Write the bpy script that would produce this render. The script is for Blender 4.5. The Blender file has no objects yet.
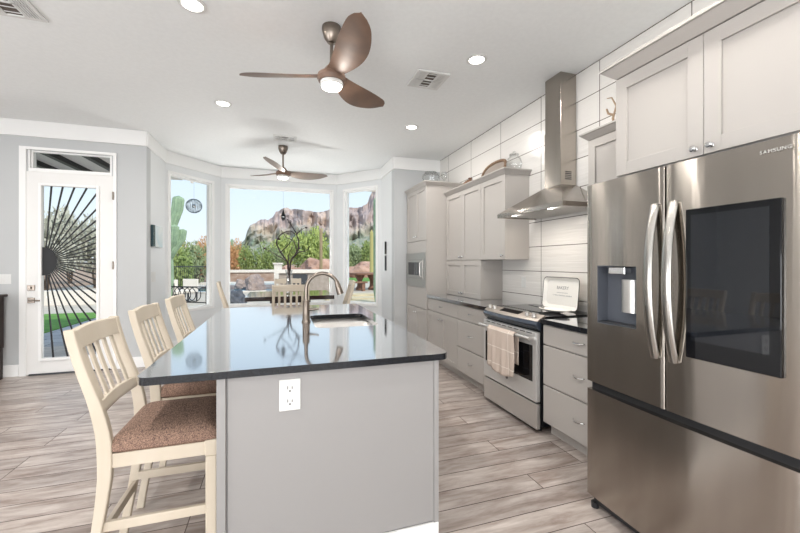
import bpy, bmesh, math, random
from mathutils import Vector, Matrix, noise
random.seed(7)
S = bpy.context.scene
PI = math.pi
# ------------------------------------------------------------------ camera, world, lights, exposure
EYE = 1.35
cd = bpy.data.cameras.new('camera'); cam = bpy.data.objects.new('camera', cd); S.collection.objects.link(cam)
cam.location = (0, 0, EYE); cam.rotation_euler = (PI/2, 0, -math.radians(18.0))
cd.sensor_width = 36; cd.lens = 36*372/800; cd.shift_y = -3.5/800; cd.clip_end = 3000; cd.clip_start = .05
S.camera = cam
S.view_settings.view_transform = 'Standard'; S.view_settings.look = 'None'
S.view_settings.gamma = 1; S.view_settings.use_curve_mapping = False; S.view_settings.exposure = 0.43
S.cycles.use_denoising = True
S.cycles.max_bounces = 10; S.cycles.diffuse_bounces = 5; S.cycles.glossy_bounces = 5
S.cycles.transparent_max_bounces = 16; S.cycles.caustics_reflective = False; S.cycles.caustics_refractive = False
S.cycles.sample_clamp_indirect = 4

W = bpy.data.worlds.new('sky'); S.world = W; W.use_nodes = True
wn, wl = W.node_tree.nodes, W.node_tree.links
wn.clear()
wo = wn.new('ShaderNodeOutputWorld'); wb = wn.new('ShaderNodeBackground'); tc = wn.new('ShaderNodeTexCoord')
sx = wn.new('ShaderNodeSeparateXYZ'); rp = wn.new('ShaderNodeValToRGB')
wl.new(tc.outputs['Generated'], sx.inputs[0]); wl.new(sx.outputs['Z'], rp.inputs[0])
rp.color_ramp.elements[0].position = 0.0; rp.color_ramp.elements[0].color = (.86, .92, .97, 1)
rp.color_ramp.elements[1].position = .5; rp.color_ramp.elements[1].color = (.50, .68, .92, 1)
e = rp.color_ramp.elements.new(.16); e.color = (.74, .86, .96, 1)
wl.new(rp.outputs[0], wb.inputs[0]); wb.inputs[1].default_value = .88; wl.new(wb.outputs[0], wo.inputs[0])

def lamp(name, kind, loc, rot, energy, color=(1, 1, 1), **k):
    d = bpy.data.lights.new(name, kind); o = bpy.data.objects.new(name, d); S.collection.objects.link(o)
    o.location = loc; o.rotation_euler = rot; d.energy = energy; d.color = color
    for a, b in k.items(): setattr(d, a, b)
    return o
lamp('sun', 'SUN', (0, -20, 30), (math.radians(48), 0, math.radians(25)), 2.6, (1, .95, .87), angle=.02)
# added fill lights, out of view behind the camera and to the left
lamp('fill_back', 'AREA', (-1.2, -3.3, 1.3), (math.radians(112), 0, 0), 225, (.97, .985, 1), shape='RECTANGLE', size=5.0, size_y=2.6)
lamp('fill_left', 'AREA', (-5.8, -.6, 1.3), (math.radians(115), 0, math.radians(-90)), 190, (.95, .975, 1), shape='RECTANGLE', size=4.0, size_y=2.4)

# added area lights hidden below the bay sills, standing in for patio bounce
lamp('bounce_fill', 'AREA', (.04, 8.05, .22), (math.radians(-125), 0, 0), 42, (1, .98, .95), shape='RECTANGLE', size=2.2, size_y=.5)
lamp('bounce_fill', 'AREA', (-1.85, 7.4, .22), (math.radians(-125), 0, math.radians(51)), 15, (1, .98, .95), shape='RECTANGLE', size=.9, size_y=.5)
lamp('bounce_fill', 'AREA', (1.95, 7.45, .22), (math.radians(-125), 0, math.radians(-49)), 15, (1, .98, .95), shape='RECTANGLE', size=.9, size_y=.5)

# ------------------------------------------------------------------ materials
def srgb(r, g, b):
    f = lambda c: (c/255/12.92) if c/255 <= .04045 else ((c/255+.055)/1.055)**2.4
    return (f(r), f(g), f(b), 1)
MATS = {}
def mat(name, col, rough=.5, metal=0, ior=1.5, coat=0, noise_s=None, noise_c=None, bump=0, bump_s=40, stretch=(1, 1, 1), aniso=0, trans=0, sheen=0, emit=None, estr=0, alpha=1, coord='Object', detail=4):
    if name in MATS: return MATS[name]
    m = bpy.data.materials.new(name); m.use_nodes = True; MATS[name] = m
    n, l = m.node_tree.nodes, m.node_tree.links
    p = n['Principled BSDF']
    p.inputs['Base Color'].default_value = col; p.inputs['Roughness'].default_value = rough
    p.inputs['Metallic'].default_value = metal; p.inputs['IOR'].default_value = ior
    p.inputs['Coat Weight'].default_value = coat; p.inputs['Coat Roughness'].default_value = .05
    p.inputs['Transmission Weight'].default_value = trans; p.inputs['Alpha'].default_value = alpha
    p.inputs['Sheen Weight'].default_value = sheen
    if emit: p.inputs['Emission Color'].default_value = emit; p.inputs['Emission Strength'].default_value = estr
    if noise_c is not None or bump:
        t = n.new('ShaderNodeTexCoord'); mp = n.new('ShaderNodeMapping'); mp.inputs['Scale'].default_value = stretch
        l.new(t.outputs[coord], mp.inputs[0])
    if noise_c is not None:
        ns = n.new('ShaderNodeTexNoise'); ns.inputs['Scale'].default_value = noise_s or 8; ns.inputs['Detail'].default_value = detail
        r = n.new('ShaderNodeValToRGB'); r.color_ramp.elements[0].color = col; r.color_ramp.elements[1].color = noise_c
        r.color_ramp.elements[0].position = .35; r.color_ramp.elements[1].position = .65
        l.new(mp.outputs[0], ns.inputs['Vector']); l.new(ns.outputs[0], r.inputs[0]); l.new(r.outputs[0], p.inputs['Base Color'])
    if bump:
        nb = n.new('ShaderNodeTexNoise'); nb.inputs['Scale'].default_value = bump_s; nb.inputs['Detail'].default_value = 3
        bp = n.new('ShaderNodeBump'); bp.inputs['Strength'].default_value = bump; bp.inputs['Distance'].default_value = .01
        l.new(mp.outputs[0], nb.inputs['Vector']); l.new(nb.outputs[0], bp.inputs['Height']); l.new(bp.outputs[0], p.inputs['Normal'])
    if aniso:
        p.inputs['Anisotropic'].default_value = aniso; p.inputs['Anisotropic Rotation'].default_value = .25
        tg = n.new('ShaderNodeTangent'); tg.direction_type = 'RADIAL'; tg.axis = 'Z'; l.new(tg.outputs[0], p.inputs['Tangent'])
    return m

m_ceil = mat('ceiling_paint', srgb(233, 235, 235), .9, noise_s=30, noise_c=srgb(236, 238, 238), bump=.06, bump_s=90)
m_wall = mat('grey_wall_paint', srgb(188, 190, 191), .85, bump=.05, bump_s=110)
m_bay = mat('pale_wall_paint', srgb(222, 224, 225), .85, bump=.05, bump_s=110)
m_trim = mat('white_trim_paint', srgb(236, 236, 235), .45)
m_door = mat('white_door_paint', srgb(228, 227, 225), .45)
m_cab = mat('light_grey_cabinet_paint', srgb(177, 172, 167), .4)
m_isl = mat('grey_island_paint', srgb(148, 146, 145), .45)
m_gran = mat('dark_granite', srgb(18, 19, 22), .12, ior=1.5, noise_s=260, noise_c=srgb(38, 41, 46))
_n, _l = m_gran.node_tree.nodes, m_gran.node_tree.links   # polish: strong mirror sheen towards grazing angles
_lw = _n.new('ShaderNodeLayerWeight'); _lw.inputs[0].default_value = .5; _pw = _n.new('ShaderNodeMath'); _pw.operation = 'POWER'; _pw.inputs[1].default_value = .6; _mr = _n.new('ShaderNodeMapRange'); _mr.inputs['From Min'].default_value = .5
_gl = _n.new('ShaderNodeBsdfGlossy'); _gl.inputs['Roughness'].default_value = .07; _gl.inputs['Color'].default_value = (.97, .98, 1, 1); _mx = _n.new('ShaderNodeMixShader')
_l.new(_lw.outputs['Facing'], _mr.inputs[0]); _l.new(_mr.outputs[0], _pw.inputs[0]); _n['Principled BSDF'].inputs['Specular IOR Level'].default_value = .3; _l.new(_pw.outputs[0], _mx.inputs[0]); _l.new(_n['Principled BSDF'].outputs[0], _mx.inputs[1]); _l.new(_gl.outputs[0], _mx.inputs[2]); _l.new(_mx.outputs[0], _n['Material Output'].inputs[0])
m_steel = mat('brushed_steel', srgb(168, 161, 153), .17, 1, noise_s=3, noise_c=srgb(176, 169, 161), bump=.12, bump_s=2.2, stretch=(1, 3, .5), aniso=.97)
m_steel2 = mat('satin_steel', srgb(214, 212, 209), .34, .85)
m_nickel = mat('brushed_nickel', srgb(132, 122, 113), .3, 1)
m_chrome = mat('polished_chrome', srgb(225, 225, 225), .1, 1)
m_black = mat('black_plastic', srgb(26, 27, 30), .4)
m_bglass = mat('black_glass', srgb(12, 13, 16), .04, ior=1.5)
m_screen = mat('dark_display_glass', srgb(22, 25, 30), .03, ior=1.6, coat=.3)
m_chair = mat('cream_painted_wood', srgb(202, 191, 175), .5, noise_s=5, noise_c=srgb(194, 182, 164), stretch=(1, 1, .2))
m_led = mat('lamp_diffuser', srgb(255, 250, 242), .5, emit=(1, .96, .9, 1), estr=7)
m_white = mat('white_plastic', srgb(216, 216, 214), .4)
m_dkwood = mat('dark_stained_wood', srgb(46, 32, 28), .5, noise_s=4, noise_c=srgb(38, 27, 25), stretch=(1, 1, 6))
m_fan = mat('walnut_fan_blade', srgb(122, 96, 80), .5, noise_s=6, noise_c=srgb(104, 84, 72), stretch=(1, 1, 1))
m_iron = mat('black_iron', srgb(28, 28, 30), .5, .3)
m_dgrey = mat('dark_grey_metal', srgb(66, 68, 72), .5, .3)
m_conc = mat('outdoor_concrete', srgb(196, 186, 172), .9, noise_s=1.5, noise_c=srgb(184, 174, 160))
m_stucco = mat('white_stucco', srgb(222, 214, 204), .9, bump=.2, bump_s=40)
m_stone = mat('brown_fieldstone', srgb(150, 124, 108), .9, noise_s=3, noise_c=srgb(176, 156, 142), bump=.6, bump_s=5)
m_water = mat('pool_water', srgb(52, 132, 158), .05, ior=1.33, noise_s=.6, noise_c=srgb(36, 104, 134), bump=.1, bump_s=4)
m_lawn = mat('green_lawn', srgb(104, 150, 62), .95, noise_s=3, noise_c=srgb(84, 130, 52))
m_sand = mat('desert_soil', srgb(176, 150, 128), .95, noise_s=.6, noise_c=srgb(158, 134, 116), detail=8)
m_cactus = mat('cactus_skin', srgb(128, 150, 124), .7, noise_s=6, noise_c=srgb(150, 172, 140))
m_bark = mat('tree_bark', srgb(92, 78, 66), .9)
m_terra = mat('terracotta_stone', srgb(142, 104, 84), .8, noise_s=8, noise_c=srgb(120, 88, 72))
def leafm(name, a, b): return mat(name, srgb(*a), .75, noise_s=2.5, noise_c=srgb(*b))
m_leaf1 = leafm('olive_foliage', (150, 164, 96), (118, 138, 80))
m_leaf2 = leafm('bright_green_foliage', (178, 190, 112), (150, 168, 96))
m_leaf3 = leafm('grey_green_foliage', (160, 172, 130), (132, 148, 106))
m_flow = leafm('orange_red_blossom', (214, 162, 118), (188, 150, 100))

def glass_mat(name, tint, refl=.06):
    m = bpy.data.materials.new(name); m.use_nodes = True; n, l = m.node_tree.nodes, m.node_tree.links; n.clear()
    o = n.new('ShaderNodeOutputMaterial'); mx = n.new('ShaderNodeMixShader'); tr = n.new('ShaderNodeBsdfTransparent'); gl = n.new('ShaderNodeBsdfGlossy')
    fr = n.new('ShaderNodeLayerWeight'); fr.inputs[0].default_value = .2
    ml = n.new('ShaderNodeMath'); ml.operation = 'MULTIPLY_ADD'; ml.inputs[1].default_value = .5 if refl > .1 else .05; ml.inputs[2].default_value = refl*.5
    tr.inputs[0].default_value = tint; gl.inputs['Roughness'].default_value = .02
    l.new(fr.outputs['Fresnel'], ml.inputs[0]); l.new(ml.outputs[0], mx.inputs[0]); l.new(tr.outputs[0], mx.inputs[1]); l.new(gl.outputs[0], mx.inputs[2]); l.new(mx.outputs[0], o.inputs[0])
    return m
m_pane = glass_mat('window_glass', (.97, .98, .98, 1), .0)
m_clear = glass_mat('clear_glassware', (.96, .97, .97, 1), .14)

def brick(name, c1, c2, mortar, bw, rh, ms, swz, off=(0, 0, 0), offset=.5, rough=.4, ior=1.5, grain=None, wave=0, freq=2):
    """procedural tiling. swz = which object axes give (u, v)"""
    m = bpy.data.materials.new(name); m.use_nodes = True; n, l = m.node_tree.nodes, m.node_tree.links; p = n['Principled BSDF']
    t = n.new('ShaderNodeTexCoord'); s = n.new('ShaderNodeSeparateXYZ'); c = n.new('ShaderNodeCombineXYZ')
    mp = n.new('ShaderNodeMapping'); mp.inputs['Location'].default_value = off
    l.new(t.outputs['Object'], s.inputs[0]); l.new(s.outputs[swz[0]], c.inputs[0]); l.new(s.outputs[swz[1]], c.inputs[1]); l.new(c.outputs[0], mp.inputs[0])
    b = n.new('ShaderNodeTexBrick'); b.offset = offset; b.offset_frequency = freq; b.squash = 1
    b.inputs['Scale'].default_value = 1; b.inputs['Brick Width'].default_value = bw; b.inputs['Row Height'].default_value = rh
    b.inputs['Mortar Size'].default_value = ms; b.inputs['Mortar Smooth'].default_value = .1
    b.inputs['Color1'].default_value = c1; b.inputs['Color2'].default_value = c2; b.inputs['Mortar'].default_value = mortar
    l.new(mp.outputs[0], b.inputs['Vector'])
    out = b.outputs['Color']
    if grain:
        g = n.new('ShaderNodeTexNoise'); g.inputs['Scale'].default_value = 3.2; g.inputs['Detail'].default_value = 8; g.inputs['Roughness'].default_value = .62; g.inputs['Distortion'].default_value = .35
        gm = n.new('ShaderNodeMapping'); gm.inputs['Scale'].default_value = (.9, 4.5, 1)
        l.new(mp.outputs[0], gm.inputs[0])
        ad = n.new('ShaderNodeVectorMath'); ad.operation = 'ADD'; sc_ = n.new('ShaderNodeVectorMath'); sc_.operation = 'SCALE'; sc_.inputs['Scale'].default_value = 9
        l.new(b.outputs['Color'], sc_.inputs[0]); l.new(gm.outputs[0], ad.inputs[0]); l.new(sc_.outputs[0], ad.inputs[1]); l.new(ad.outputs[0], g.inputs['Vector'])
        r = n.new('ShaderNodeValToRGB'); r.color_ramp.elements[0].position = .32; r.color_ramp.elements[0].color = grain[0]; r.color_ramp.elements[1].position = .68; r.color_ramp.elements[1].color = grain[1]
        l.new(g.outputs[0], r.inputs[0])
        mx = n.new('ShaderNodeMix'); mx.data_type = 'RGBA'; mx.blend_type = 'MULTIPLY'; mx.inputs[0].default_value = 1
        l.new(out, mx.inputs[6]); l.new(r.outputs[0], mx.inputs[7]); out = mx.outputs[2]
    l.new(out, p.inputs['Base Color']); p.inputs['Roughness'].default_value = rough; p.inputs['IOR'].default_value = ior
    bp = n.new('ShaderNodeBump'); bp.inputs['Strength'].default_value = .5; bp.inputs['Distance'].default_value = .003; bp.invert = True
    l.new(b.outputs['Fac'], bp.inputs['Height']); last = bp
    if wave:
        w = n.new('ShaderNodeTexNoise'); w.inputs['Scale'].default_value = 7; w.inputs['Detail'].default_value = 1.5; w.inputs['Distortion'].default_value = .6
        wm = n.new('ShaderNodeMapping'); wm.inputs['Scale'].default_value = (.35, 5.5, 1); l.new(mp.outputs[0], wm.inputs[0]); l.new(wm.outputs[0], w.inputs['Vector'])
        b2 = n.new('ShaderNodeBump'); b2.inputs['Strength'].default_value = wave; b2.inputs['Distance'].default_value = .012
        l.new(w.outputs[0], b2.inputs['Height']); l.new(bp.outputs[0], b2.inputs['Normal']); last = b2
    l.new(last.outputs[0], p.inputs['Normal'])
    return m
m_tile = brick('wavy_white_wall_tile', srgb(226, 223, 219), srgb(221, 218, 214), srgb(92, 84, 78), .7335, .256, .0035, (1, 2), (-2.453, -3.056+.256*16, 0), offset=0, rough=.22, wave=.35)
m_floor = brick('wood_look_floor_planks', srgb(222, 217, 213), srgb(194, 189, 186), srgb(104, 90, 84), 1.2, .157, .0028, (0, 1), (.45, .03, 0), offset=.37, rough=.3, freq=3,
                grain=(srgb(166, 151, 143), srgb(238, 232, 228)))
m_paver = brick('grey_patio_pavers', srgb(186, 184, 184), srgb(170, 168, 170), srgb(120, 118, 116), .6, .4, .01, (0, 1), rough=.9)

def fabric():
    m = bpy.data.materials.new('brown_tweed'); m.use_nodes = True; n, l = m.node_tree.nodes, m.node_tree.links; p = n['Principled BSDF']
    t = n.new('ShaderNodeTexCoord'); a = n.new('ShaderNodeTexNoise'); a.inputs['Scale'].default_value = 300; a.inputs['Detail'].default_value = 2
    mp = n.new('ShaderNodeMapping'); mp.inputs['Scale'].default_value = (1, .35, 1); l.new(t.outputs['Object'], mp.inputs[0]); l.new(mp.outputs[0], a.inputs['Vector'])
    r = n.new('ShaderNodeValToRGB'); r.color_ramp.elements[0].position = .38; r.color_ramp.elements[0].color = srgb(92, 72, 64); r.color_ramp.elements[1].position = .62; r.color_ramp.elements[1].color = srgb(158, 128, 110)
    l.new(a.outputs[0], r.inputs[0]); l.new(r.outputs[0], p.inputs['Base Color']); p.inputs['Roughness'].default_value = .95
    b = n.new('ShaderNodeBump'); b.inputs['Strength'].default_value = .5; b.inputs['Distance'].default_value = .003; l.new(a.outputs[0], b.inputs['Height']); l.new(b.outputs[0], p.inputs['Normal'])
    return m
m_fab = fabric()

# ------------------------------------------------------------------ mesh helpers
class MB:
    def __init__(s): s.bm = bmesh.new(); s.sm = False
    def box(s, x0, x1, y0, y1, z0, z1, M=None):
        vs = [s.bm.verts.new(M @ Vector(v) if M else v) for v in ((x0,y0,z0),(x1,y0,z0),(x1,y1,z0),(x0,y1,z0),(x0,y0,z1),(x1,y0,z1),(x1,y1,z1),(x0,y1,z1))]
        for f in ((0,3,2,1),(4,5,6,7),(0,1,5,4),(1,2,6,5),(2,3,7,6),(3,0,4,7)): s.bm.faces.new([vs[i] for i in f])
        return s
    def quad(s, *p): s.bm.faces.new([s.bm.verts.new(v) for v in p]); return s
    def hexa(s, bot, top):
        a = [s.bm.verts.new(v) for v in bot]; b = [s.bm.verts.new(v) for v in top]; k = len(a)
        s.bm.faces.new(a[::-1]); s.bm.faces.new(b)
        for i in range(k): s.bm.faces.new((a[i], a[(i+1) % k], b[(i+1) % k], b[i]))
        return s
    def prism(s, poly, a, b, axis):      # poly in the two other axes (cyclic order)
        def mk(p, q): return {0: (q, p[0], p[1]), 1: (p[0], q, p[1]), 2: (p[0], p[1], q)}[axis]
        return s.hexa([mk(p, a) for p in poly], [mk(p, b) for p in poly])
    def tube(s, pts, r, seg=10, closed=False, flat=None, caps=True):
        pts = [Vector(p) for p in pts]; n = len(pts); rings = []; up = None
        for i, p in enumerate(pts):
            if closed: d = pts[(i+1) % n]-pts[i-1]
            else: d = pts[min(i+1, n-1)]-pts[max(i-1, 0)]
            if d.length < 1e-9: d = Vector((0, 0, 1))
            d.normalize()
            if up is None:
                up = Vector((0, 0, 1)) if abs(d.z) < .9 else Vector((1, 0, 0))
            u = up-d*up.dot(d)
            if u.length < 1e-6: u = Vector((0, 1, 0))
            u.normalize(); v = d.cross(u); up = u
            rr = r[i] if isinstance(r, (list, tuple)) else r
            fa, fb = flat if flat else (1, 1)
            rings.append([s.bm.verts.new(p+u*math.cos(2*PI*k/seg)*rr*fa+v*math.sin(2*PI*k/seg)*rr*fb) for k in range(seg)])
        for i in range(n if closed else n-1):
            A, B = rings[i], rings[(i+1) % n]
            for k in range(seg): s.bm.faces.new((A[k], A[(k+1) % seg], B[(k+1) % seg], B[k]))
        if not closed and caps: s.bm.faces.new(rings[0][::-1]); s.bm.faces.new(rings[-1])
        s.sm = True; return s
    def cyl(s, p0, p1, r0, r1=None, seg=20): return s.tube([p0, p1], [r0, r0 if r1 is None else r1], seg)
    def lathe(s, prof, c=(0, 0, 0), seg=28, M=None, sx=1, sy=1):
        rings = []
        for r, z in prof:
            ring = []
            for k in range(seg):
                a = 2*PI*k/seg; v = Vector((r*math.cos(a)*sx, r*math.sin(a)*sy, z))
                if M: v = M @ v
                ring.append(s.bm.verts.new(v+Vector(c)))
            rings.append(ring)
        for A, B in zip(rings, rings[1:]):
            for k in range(seg): s.bm.faces.new((A[k], A[(k+1) % seg], B[(k+1) % seg], B[k]))
        if prof[0][0] > 1e-4: s.bm.faces.new(rings[0][::-1])
        if prof[-1][0] > 1e-4: s.bm.faces.new(rings[-1])
        s.sm = True; return s
    def ball(s, c, r, M=None, u=16, v=10):
        rr = r if isinstance(r, (tuple, list)) else (r, r, r)
        mm = Matrix.Translation(c) @ (M or Matrix()) @ Matrix.Diagonal((*rr, 1))
        bmesh.ops.create_uvsphere(s.bm, u_segments=u, v_segments=v, radius=1, matrix=mm); s.sm = True; return s
    def slab(s, outer, z0, z1, hole=None):
        def loop(pts): 
            vs = [s.bm.verts.new((p[0], p[1], z1)) for p in pts]
            return vs, [s.bm.edges.new((vs[i], vs[(i+1) % len(vs)])) for i in range(len(vs))]
        vo, eo = loop(outer); es = eo[:]
        vh = []
        if hole: vh, eh = loop(hole); es += eh
        f = [g for g in bmesh.ops.triangle_fill(s.bm, use_beauty=True, use_dissolve=False, edges=es)['geom'] if isinstance(g, bmesh.types.BMFace)]
        low = {v: s.bm.verts.new((v.co.x, v.co.y, z0)) for v in vo+vh}
        for q in f: s.bm.faces.new([low[v] for v in reversed(q.verts)])
        for L in (vo, vh):
            for i in range(len(L)):
                a, b = L[i], L[(i+1) % len(L)]; s.bm.faces.new((a, b, low[b], low[a]))
        return s
def rrect(x0, x1, y0, y1, r, n=6):
    rs = r if isinstance(r, (list, tuple)) else (r,)*4; out = []
    for (cx, cy, a0, q) in ((x1, y1, 0, rs[0]), (x0, y1, 90, rs[1]), (x0, y0, 180, rs[2]), (x1, y0, 270, rs[3])):
        ox = cx-q if cx == x1 else cx+q; oy = cy-q if cy == y1 else cy+q
        for i in range(n+1):
            a = math.radians(a0+90*i/n); out.append((ox+q*math.cos(a), oy+q*math.sin(a)))
    return out
ORG = {}
def org(o):
    while o.parent: o = o.parent
    return ORG.get(o.name, Vector())
def obj(name, mb, m, parent=None, bevel=0, label=None, smooth=None, seg=2):
    me = bpy.data.meshes.new(name); bm = mb.bm
    bmesh.ops.remove_doubles(bm, verts=bm.verts, dist=1e-6)
    bmesh.ops.recalc_face_normals(bm, faces=bm.faces)
    if parent is not None and org(parent).length: bmesh.ops.translate(bm, verts=bm.verts, vec=-org(parent))
    bm.to_mesh(me); bm.free(); me.materials.append(m)
    o = bpy.data.objects.new(name, me); S.collection.objects.link(o)
    if parent is not None: o.parent = parent
    if (mb.sm if smooth is None else smooth):
        for f in me.polygons: f.use_smooth = True
        try: me.set_sharp_from_angle(angle=math.radians(38))
        except Exception: pass
    if bevel:
        b = o.modifiers.new('bevel', 'BEVEL'); b.width = bevel; b.segments = seg; b.limit_method = 'ANGLE'; b.angle_limit = math.radians(40)
        b.harden_normals = False
    if label: o['label'] = label
    return o
def tag(o, label, cat, group=None, kind=None):
    o['label'] = label; o['category'] = cat
    if group: o['group'] = group
    if kind: o['kind'] = kind
    return o
def thing(name, label, cat, loc=(0, 0, 0), rz=0, group=None):
    o = bpy.data.objects.new(name, None); S.collection.objects.link(o); o.empty_display_size = .1
    o.location = loc; o.rotation_euler = (0, 0, rz); ORG[o.name] = Vector(loc)
    return tag(o, label, cat, group)
def struct(name, mb, m, parent=None, bevel=0, smooth=None):
    o = obj(name, mb, m, parent, bevel, smooth=smooth)
    if parent is None: o['kind'] = 'structure'
    return o
def dup(root, loc, rz, label=None, group=None, scale=None):
    r = root.copy(); S.collection.objects.link(r); r.location = loc; r.rotation_euler = (0, 0, rz); ORG[r.name] = Vector(loc)
    if scale: r.scale = scale
    if label: r['label'] = label
    if group: r['group'] = group
    for ch in list(root.children):
        c = ch.copy(); S.collection.objects.link(c); c.parent = r
        for g in list(ch.children):
            d = g.copy(); S.collection.objects.link(d); d.parent = c
    return r
def text_mesh(name, body, size, M, m, parent, ext=.0004, spacing=1.0):
    cu = bpy.data.curves.new(name, 'FONT'); cu.body = body; cu.size = size; cu.extrude = ext; cu.align_x = 'CENTER'; cu.align_y = 'CENTER'; cu.space_character = spacing
    t = bpy.data.objects.new('t', cu); S.collection.objects.link(t); bpy.context.view_layer.update()
    me = bpy.data.meshes.new_from_object(t.evaluated_get(bpy.context.evaluated_depsgraph_get()))
    bpy.data.objects.remove(t)
    me.transform(M); me.transform(Matrix.Translation(-org(parent)))
    me.materials.clear(); me.materials.append(m)
    o = bpy.data.objects.new(name, me); S.collection.objects.link(o); o.parent = parent
    return o
FX = Vector((.309017, .951057)); RX = Vector((.951057, -.309017))
def at(px, t, z=0):          # a point t metres ahead of the view, in the direction of column px
    d = FX+RX*((px-400)/372); return Vector((d.x*t, d.y*t, z))

# ------------------------------------------------------------------ room shell
H = 3.06; XW = 2.56; YL = 5.62
YB = -3.4; XL = -5.9
struct('floor', MB().box(XL-.2, XW+.2, YB-.2, 7.45, -.12, 0), m_floor)
struct('ceiling', MB().box(XL-.2, XW+.2, YB-.2, 7.45, H, H+.2), m_ceil)
struct('wall_right', MB().box(XW, XW+.2, YB, 5.72, 0, H), m_tile)
struct('wall_back', MB().box(XL, XW, YB-.2, YB, 0, H), m_bay)
struct('wall_side', MB().box(XL-.2, XL, YB, YL, 0, H), m_bay)
# far left wall with door and transom opening
mb = MB(); DX0, DX1 = -2.86, -2.02
mb.box(XL, DX0, YL, YL+.16, 0, H).box(DX1, -1.64, YL, YL+.16, 0, H).box(DX0, DX1, YL, YL+.16, 2.72, H)
struct('wall_left', mb, m_wall)
# bay
BL = [(-1.64, YL), (-1.64, 6.46), (-.98, 7.27), (1.07, 7.27), (1.76, 6.49), (1.76, 5.72), (XW, 5.72)]
def seg_mat(A, B):
    A = Vector((*A, 0)); B = Vector((*B, 0)); d = (B-A).normalized(); n = Vector((-d.y, d.x, 0))   # n points outward (left of travel)
    return Matrix((( d.x, n.x, 0, A.x), (d.y, n.y, 0, A.y), (0, 0, 1, 0), (0, 0, 0, 1))), (B-A).length
TH = .14
def wallseg(name, A, B, m, opening=None):
    M, L = seg_mat(A, B); mb = MB()
    if opening:
        a, b, z0, z1 = opening
        mb.box(0, a, 0, TH, 0, H, M).box(b, L, 0, TH, 0, H, M).box(a, b, 0, TH, 0, z0, M).box(a, b, 0, TH, z1, H, M)
    else: mb.box(0, L, 0, TH, 0, H, M)
    return struct(name, mb, m)
wallseg('wall_bay_left_side', (BL[0][0], YL+.16), BL[1], m_bay)
WOP = [(BL[1], BL[2], (.07, .86, .60, 2.735)), (BL[2], BL[3], (.10, 1.955, .58, 2.735)), (BL[3], BL[4], (.19, .93, .585, 2.735))]
for nm, (A, B, op) in zip(('wall_bay_left', 'wall_bay_far', 'wall_bay_right'), WOP): wallseg(nm, A, B, m_bay, op)
wallseg('wall_bay_right_side', BL[4], (BL[5][0], 5.72+TH), m_bay)
wallseg('wall_return', BL[5], BL[6], m_wall)
for i, (A, B, (a, b, z0, z1)) in enumerate(WOP):
    M, L = seg_mat(A, B); mb = MB(); f = .035
    for (p, q, r, s_) in ((a, a+f, z0, z1), (b-f, b, z0, z1), (a+f, b-f, z0, z0+f), (a+f, b-f, z1-f, z1)): mb.box(p, q, .03, .09, r, s_, M)
    for (p, q, r, s_) in ((a-.03, a+.012, z0-.03, z1+.03), (b-.012, b+.03, z0-.03, z1+.03), (a, b, z1-.012, z1+.03), (a, b, z0-.03, z0+.012)): mb.box(p, q, -.012, .03, r, s_, M)
    w = struct('window_%d' % (i+1), mb, m_trim)
    obj('window_pane', MB().box(a+f, b-f, .055, .061, z0+f, z1-f, M), m_pane, w)
# crown band and baseboards
def band(name, A, B, z0, z1, d=.018, m=m_trim):
    M, L = seg_mat(A, B); return struct(name, MB().box(-.004, L+.004, -d, -.0005, z0, z1, M), m, bevel=.003)
segs = [((XL, YL), BL[0])]+list(zip(BL, BL[1:]))
for i, (A, B) in enumerate(segs): band('trim_%d' % (i+1), A, B, 2.868, H-.001)
for k, (A, B) in zip(('left', 'left_end', 'bay_left_side', 'bay_left', 'bay_far', 'bay_right', 'bay_right_side', 'return'),
                     [((XL, YL), (-2.95, YL)), ((-1.975, YL), BL[0])]+list(zip(BL, BL[1:]))[:-1]): band('baseboard_'+k, A, B, .001, .14, .014)
# entry door, casing and transom
mb = MB(); y0 = YL-.02
mb.box(-2.94, -2.875, y0, YL-.001, 0, 2.745).box(-1.998, -1.965, y0, YL-.001, 0, 2.745).box(-2.875, -1.998, y0, YL-.001, 2.712, 2.745)
mb.box(-2.86, -2.845, YL, YL+.12, .02, 2.71).box(-2.035, -2.02, YL, YL+.12, .02, 2.71).box(-2.845, -2.035, YL, YL+.12, 2.455, 2.495)
struct('trim_9', mb, m_trim)
w = struct('window_4', MB().box(-2.845, -2.035, YL+.03, YL+.07, 2.695, 2.715).box(-2.845, -2.83, YL+.03, YL+.07, 2.495, 2.695).box(-2.05, -2.035, YL+.03, YL+.07, 2.495, 2.695), m_trim)
obj('window_pane', MB().box(-2.83, -2.05, YL+.045, YL+.05, 2.495, 2.695), m_pane, w)
GX0, GX1, GZ0, GZ1 = -2.725, -2.175, .2, 2.285
mb = MB()
mb.box(-2.875, GX0, YL-.012, YL+.03, .01, 2.45).box(GX1, -2.0, YL-.012, YL+.03, .01, 2.45).box(GX0, GX1, YL-.012, YL+.03, .01, GZ0).box(GX0, GX1, YL-.012, YL+.03, GZ1, 2.45)
door = struct('door_1', mb, m_door, bevel=.002)
fm = MB(); q = .03
fm.box(GX0-q, GX0, YL-.03, YL-.011, GZ0-q, GZ1+q).box(GX1, GX1+q, YL-.03, YL-.011, GZ0-q, GZ1+q).box(GX0, GX1, YL-.03, YL-.011, GZ0-q, GZ0).box(GX0, GX1, YL-.03, YL-.011, GZ1, GZ1+q)
obj('glass_frame', fm, m_trim, door, .004)
obj('door_glass', MB().box(GX0, GX1, YL+.008, YL+.013, GZ0, GZ1), m_pane, door)
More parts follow.
